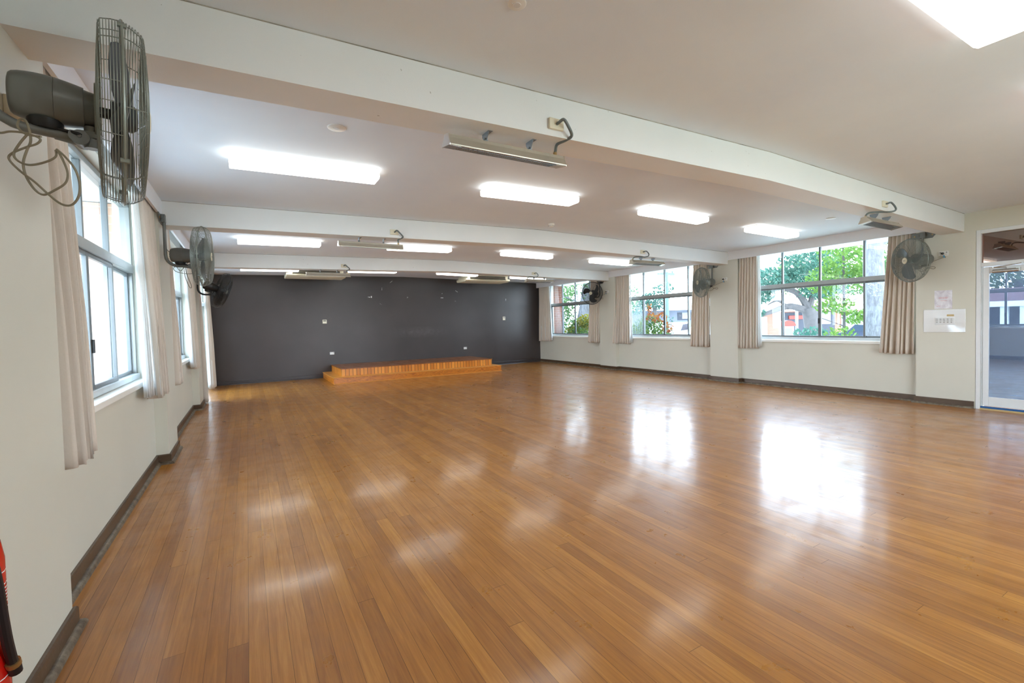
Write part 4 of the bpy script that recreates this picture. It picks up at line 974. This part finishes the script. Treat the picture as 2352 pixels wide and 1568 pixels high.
tree('bare_tree', (33, 21.5, G0), 'thin sparse tree behind the house roof', ([(0, 0, 0), (0, 0, 4.2)], (.14, .07)), [([(0, 0, 3), (-1, .6, 4.4)], .06, .02), ([(0, 0, 3.4), (1, -.5, 4.6)], .06, .02)], [((0, 0, 4.0), (1.6, 1.6, .7), 420), ((-1, .8, 5.2), (1.4, 1.2, 1), 150)], 'leaf_teal', .11, 44)
for i, (x, y, h, lb) in enumerate(((13.6, 11.0, 1.9, 'slim upright climbing plant near the car in the middle right window'), (12.3, 8.85, 3.2, 'tall thin climbing plant beside the curtain of the middle right window'))):
    r = thing('climbing_plant', lb, 'plant', (x, y, G0)); rng = random.Random(50 + i); m = MB()
    for k_ in range(int(h * 16)): leaves(m, (0, 0, .5 + (h - .3) * k_ / (h * 16)), (.09, .09, .05), 2, .05, rng, .1)
    m.obj('foliage', 'leaf_teal', r, smooth=False); MB().tube([(0, 0, 0), (0, 0, h)], .012, 6).obj('stem', 'branch_bark', r)
# beyond the far right window
pr = MB().box(W + .34, W + .75, 13.72, 14.12, G0, 2.8).obj('brick_pier', 'brick', smooth=False); struct(pr, 'orange brick pier outside the far right window', 'brick pier')
dp = MB().tube(smooth_path([(W + .75, 13.95, 2.1), (W + .95, 13.6, 2.12), (W + 1.1, 13.25, 2.2), (W + 1.12, 13.2, 2.4), (W + 1.12, 13.2, 2.78)], 5), .055, 12).obj('downpipe', 'render_white'); tag(dp, 'white elbow downpipe outside the far right window', 'downpipe')
tree('gum_tree', (13.5, 15.8, G0), 'leaning grey gum tree trunk outside the far right window', ([(-.2, .2, 0), (0, 0, 1.6), (.2, -.2, 3.2), (.3, -.3, 5)], (.34, .22)), [([(.1, -.1, 2.6), (-.6, .7, 3.2)], .08, .03)], [((-.5, .8, 3.1), (.9, .9, .8), 800), ((-.55, .3, 2.0), (.42, .45, 1.0), 900), ((.6, -.6, 3.3), (.9, .9, .7), 700), ((1.2, -1.3, 3.0), (.7, .7, .8), 500)], 'leaf_mid', .065, 61, 'bark')
bu = thing('yellow_bush', 'yellow and orange leaved bush outside the far right window', 'bush', (11.4, 13.1, G0)); rng = random.Random(62)
m = MB(); leaves(m, (0, 0, 1.25), (.6, .8, .85), 1900, .06, rng, .4); m.obj('foliage', 'leaf_bush', bu, smooth=False)
m = MB(); leaves(m, (-.05, -.25, 1.95), (.35, .4, .3), 320, .06, rng, .2); leaves(m, (-.3, .3, 1.6), (.25, .35, .3), 120, .06, rng, .2); m.obj('new_tips', 'leaf_yellow', bu, smooth=False)
MB().tube([(0, 0, 0), (0, 0, 1.1)], .04, 8).obj('stem', 'branch_bark', bu)
fe = MB(); 
for i in range(14): fe.box(i * .16, i * .16 + .14, 0, .03, 0, 2.4)
fe = fe.obj('paling_fence', 'render_white', smooth=False, loc=(16.8, 23.6, G0)); fe.rotation_euler = (0, 0, -math.radians(30)); tag(fe, 'pale paling fence seen through the far right window', 'fence')
car((15.6, 20.4, G0 + .3), math.radians(40), 'car_white', 'white car at the bottom left of the far right window')
tree('backdrop_tree', (19.5, 27, G0), 'tall green tree behind the paling fence', ([(0, 0, 0), (0, 0, 4)], (.2, .15)), None, [((0, 0, 4.6), (2.4, 2.4, 1.6), 2200), ((-1.8, 1, 3.8), (1.4, 1.4, 1.2), 800)], 'leaf_mid', .12, 63)
# left-hand outdoors: brick return wall, fence, red-roofed house, tree
for q_, (a, b) in enumerate(((6.2245, 6.925), (10.086, 10.788))):
    struct(MB().box(-.80, -.345, a, b, G0, 2.79).obj('brick_pier', 'brick_sunlit', smooth=False), 'salmon brick pier outside the %s left window' % ('nearest', 'second')[q_], 'brick pier')
struct(MB().box(-6, -.34, -6, 20, -.5, -.1).obj('path', 'path_concrete', smooth=False), 'bright concrete path outside the left windows', 'path')
fe = MB()
for i in range(70): fe.box(-.01, .01, i * .13, i * .13 + .02, .1, 1.15)
fe.box(-.02, .02, 0, 9.1, 1.1, 1.15).box(-.02, .02, 0, 9.1, .12, .17)
fe = fe.obj('railing_fence', 'rail_dark', smooth=False, loc=(-9, 2.5, -.3)); tag(fe, 'dark steel railing reflected in the glass door', 'fence')
hr = thing('red_roof_shelter', 'white columned shelter with red roof reflected in the glass door', 'shelter', (-17, 9.0, G0))
MB().add([(-3, -9, 2.45), (3, -9, 2.45), (3, 9, 2.45), (-3, 9, 2.45), (0, -3.5, 3.25), (0, 3.5, 3.25)], [(0, 1, 4), (1, 2, 5, 4), (2, 3, 5), (3, 0, 4, 5), (0, 3, 2, 1)]).obj('roof', 'roof_red', hr, smooth=False)
MB().box(2.8, 3.0, -9, 9, 2.2, 2.48).obj('fascia', 'render_white', hr, smooth=False)
for y in (-7.5, -5.0, -2.2, -1.5, 1.4, 4.2, 7.0): MB().box(2.6, 2.85, y, y + .28, 0, 2.2).obj('column', 'render_white', hr, smooth=False)
MB().box(-2.8, -2.6, -8.8, 8.8, 0, 2.3).obj('rear_wall', 'house_grey', hr, smooth=False)
tree('courtyard_tree', (-23, 9, G0), 'leafy tree behind the red-roofed shelter', ([(0, 0, 0), (0, 0, 4)], (.25, .2)), None, [((0, 2, 4.6), (2, 4, 1.7), 2600), ((1, -3, 4.4), (2, 3, 1.5), 1400), ((1, 6.5, 4.4), (2, 3, 1.5), 1400)], 'leaf_mid', .15, 71)

# ------------------------------------------------------------------ light and camera
sc = bpy.context.scene
wd = bpy.data.worlds.new('sky'); sc.world = wd; wd.use_nodes = True
nt = wd.node_tree; nt.nodes.clear()
out = nt.nodes.new('ShaderNodeOutputWorld'); bg = nt.nodes.new('ShaderNodeBackground')
tc = nt.nodes.new('ShaderNodeTexCoord'); sx = nt.nodes.new('ShaderNodeSeparateXYZ'); rp = nt.nodes.new('ShaderNodeValToRGB')
nt.links.new(tc.outputs['Generated'], sx.inputs[0]); nt.links.new(sx.outputs['Z'], rp.inputs[0])
e = rp.color_ramp.elements; e[0].position = 0.0; e[0].color = (0.86, 0.94, 1, 1); e[1].position = 0.7; e[1].color = (0.55, 0.76, 1, 1)
nt.links.new(rp.outputs[0], bg.inputs['Color']); bg.inputs['Strength'].default_value = 16
nt.links.new(bg.outputs[0], out.inputs[0])
sd = bpy.data.lights.new('sun', 'SUN'); sd.energy = 4.0; sd.angle = 0.02; sd.color = (1, .95, .86)
so = bpy.data.objects.new('sun', sd); col.objects.link(so); so.rotation_euler = Vector((0.03, .55, -.83)).to_track_quat('-Z', 'Y').to_euler()

yaw, pitch, roll, f = 0.5254, -0.0298, -0.0248, 1048.392
fw = Vector((math.sin(yaw) * math.cos(pitch), math.cos(yaw) * math.cos(pitch), math.sin(pitch)))
rt = Vector((math.cos(yaw), -math.sin(yaw), 0)); up = rt.cross(fw)
r2 = rt * math.cos(roll) + up * math.sin(roll); u2 = -rt * math.sin(roll) + up * math.cos(roll)
cd = bpy.data.cameras.new('camera'); cam = bpy.data.objects.new('camera', cd); col.objects.link(cam)
cam.matrix_world = Matrix(((r2.x, u2.x, -fw.x, 0.788), (r2.y, u2.y, -fw.y, 0), (r2.z, u2.z, -fw.z, 1.44), (0, 0, 0, 1)))
cd.sensor_fit = 'HORIZONTAL'; cd.sensor_width = 36; cd.lens = f / 2352 * 36; cd.shift_y = (774.667 - 784) / 2352; cd.clip_start = 0.02; cd.clip_end = 300
sc.camera = cam
sc.view_settings.view_transform = 'Standard'; sc.view_settings.look = 'None'; sc.view_settings.gamma = 1; sc.view_settings.use_curve_mapping = False
sc.view_settings.exposure = 0.08
try:
    sc.cycles.use_denoising = True; sc.cycles.max_bounces = 10; sc.cycles.diffuse_bounces = 6; sc.cycles.transparent_max_bounces = 16
    sc.cycles.caustics_reflective = True; sc.cycles.blur_glossy = 1.0; sc.cycles.caustics_refractive = False; sc.cycles.sample_clamp_indirect = 8
except Exception: pass
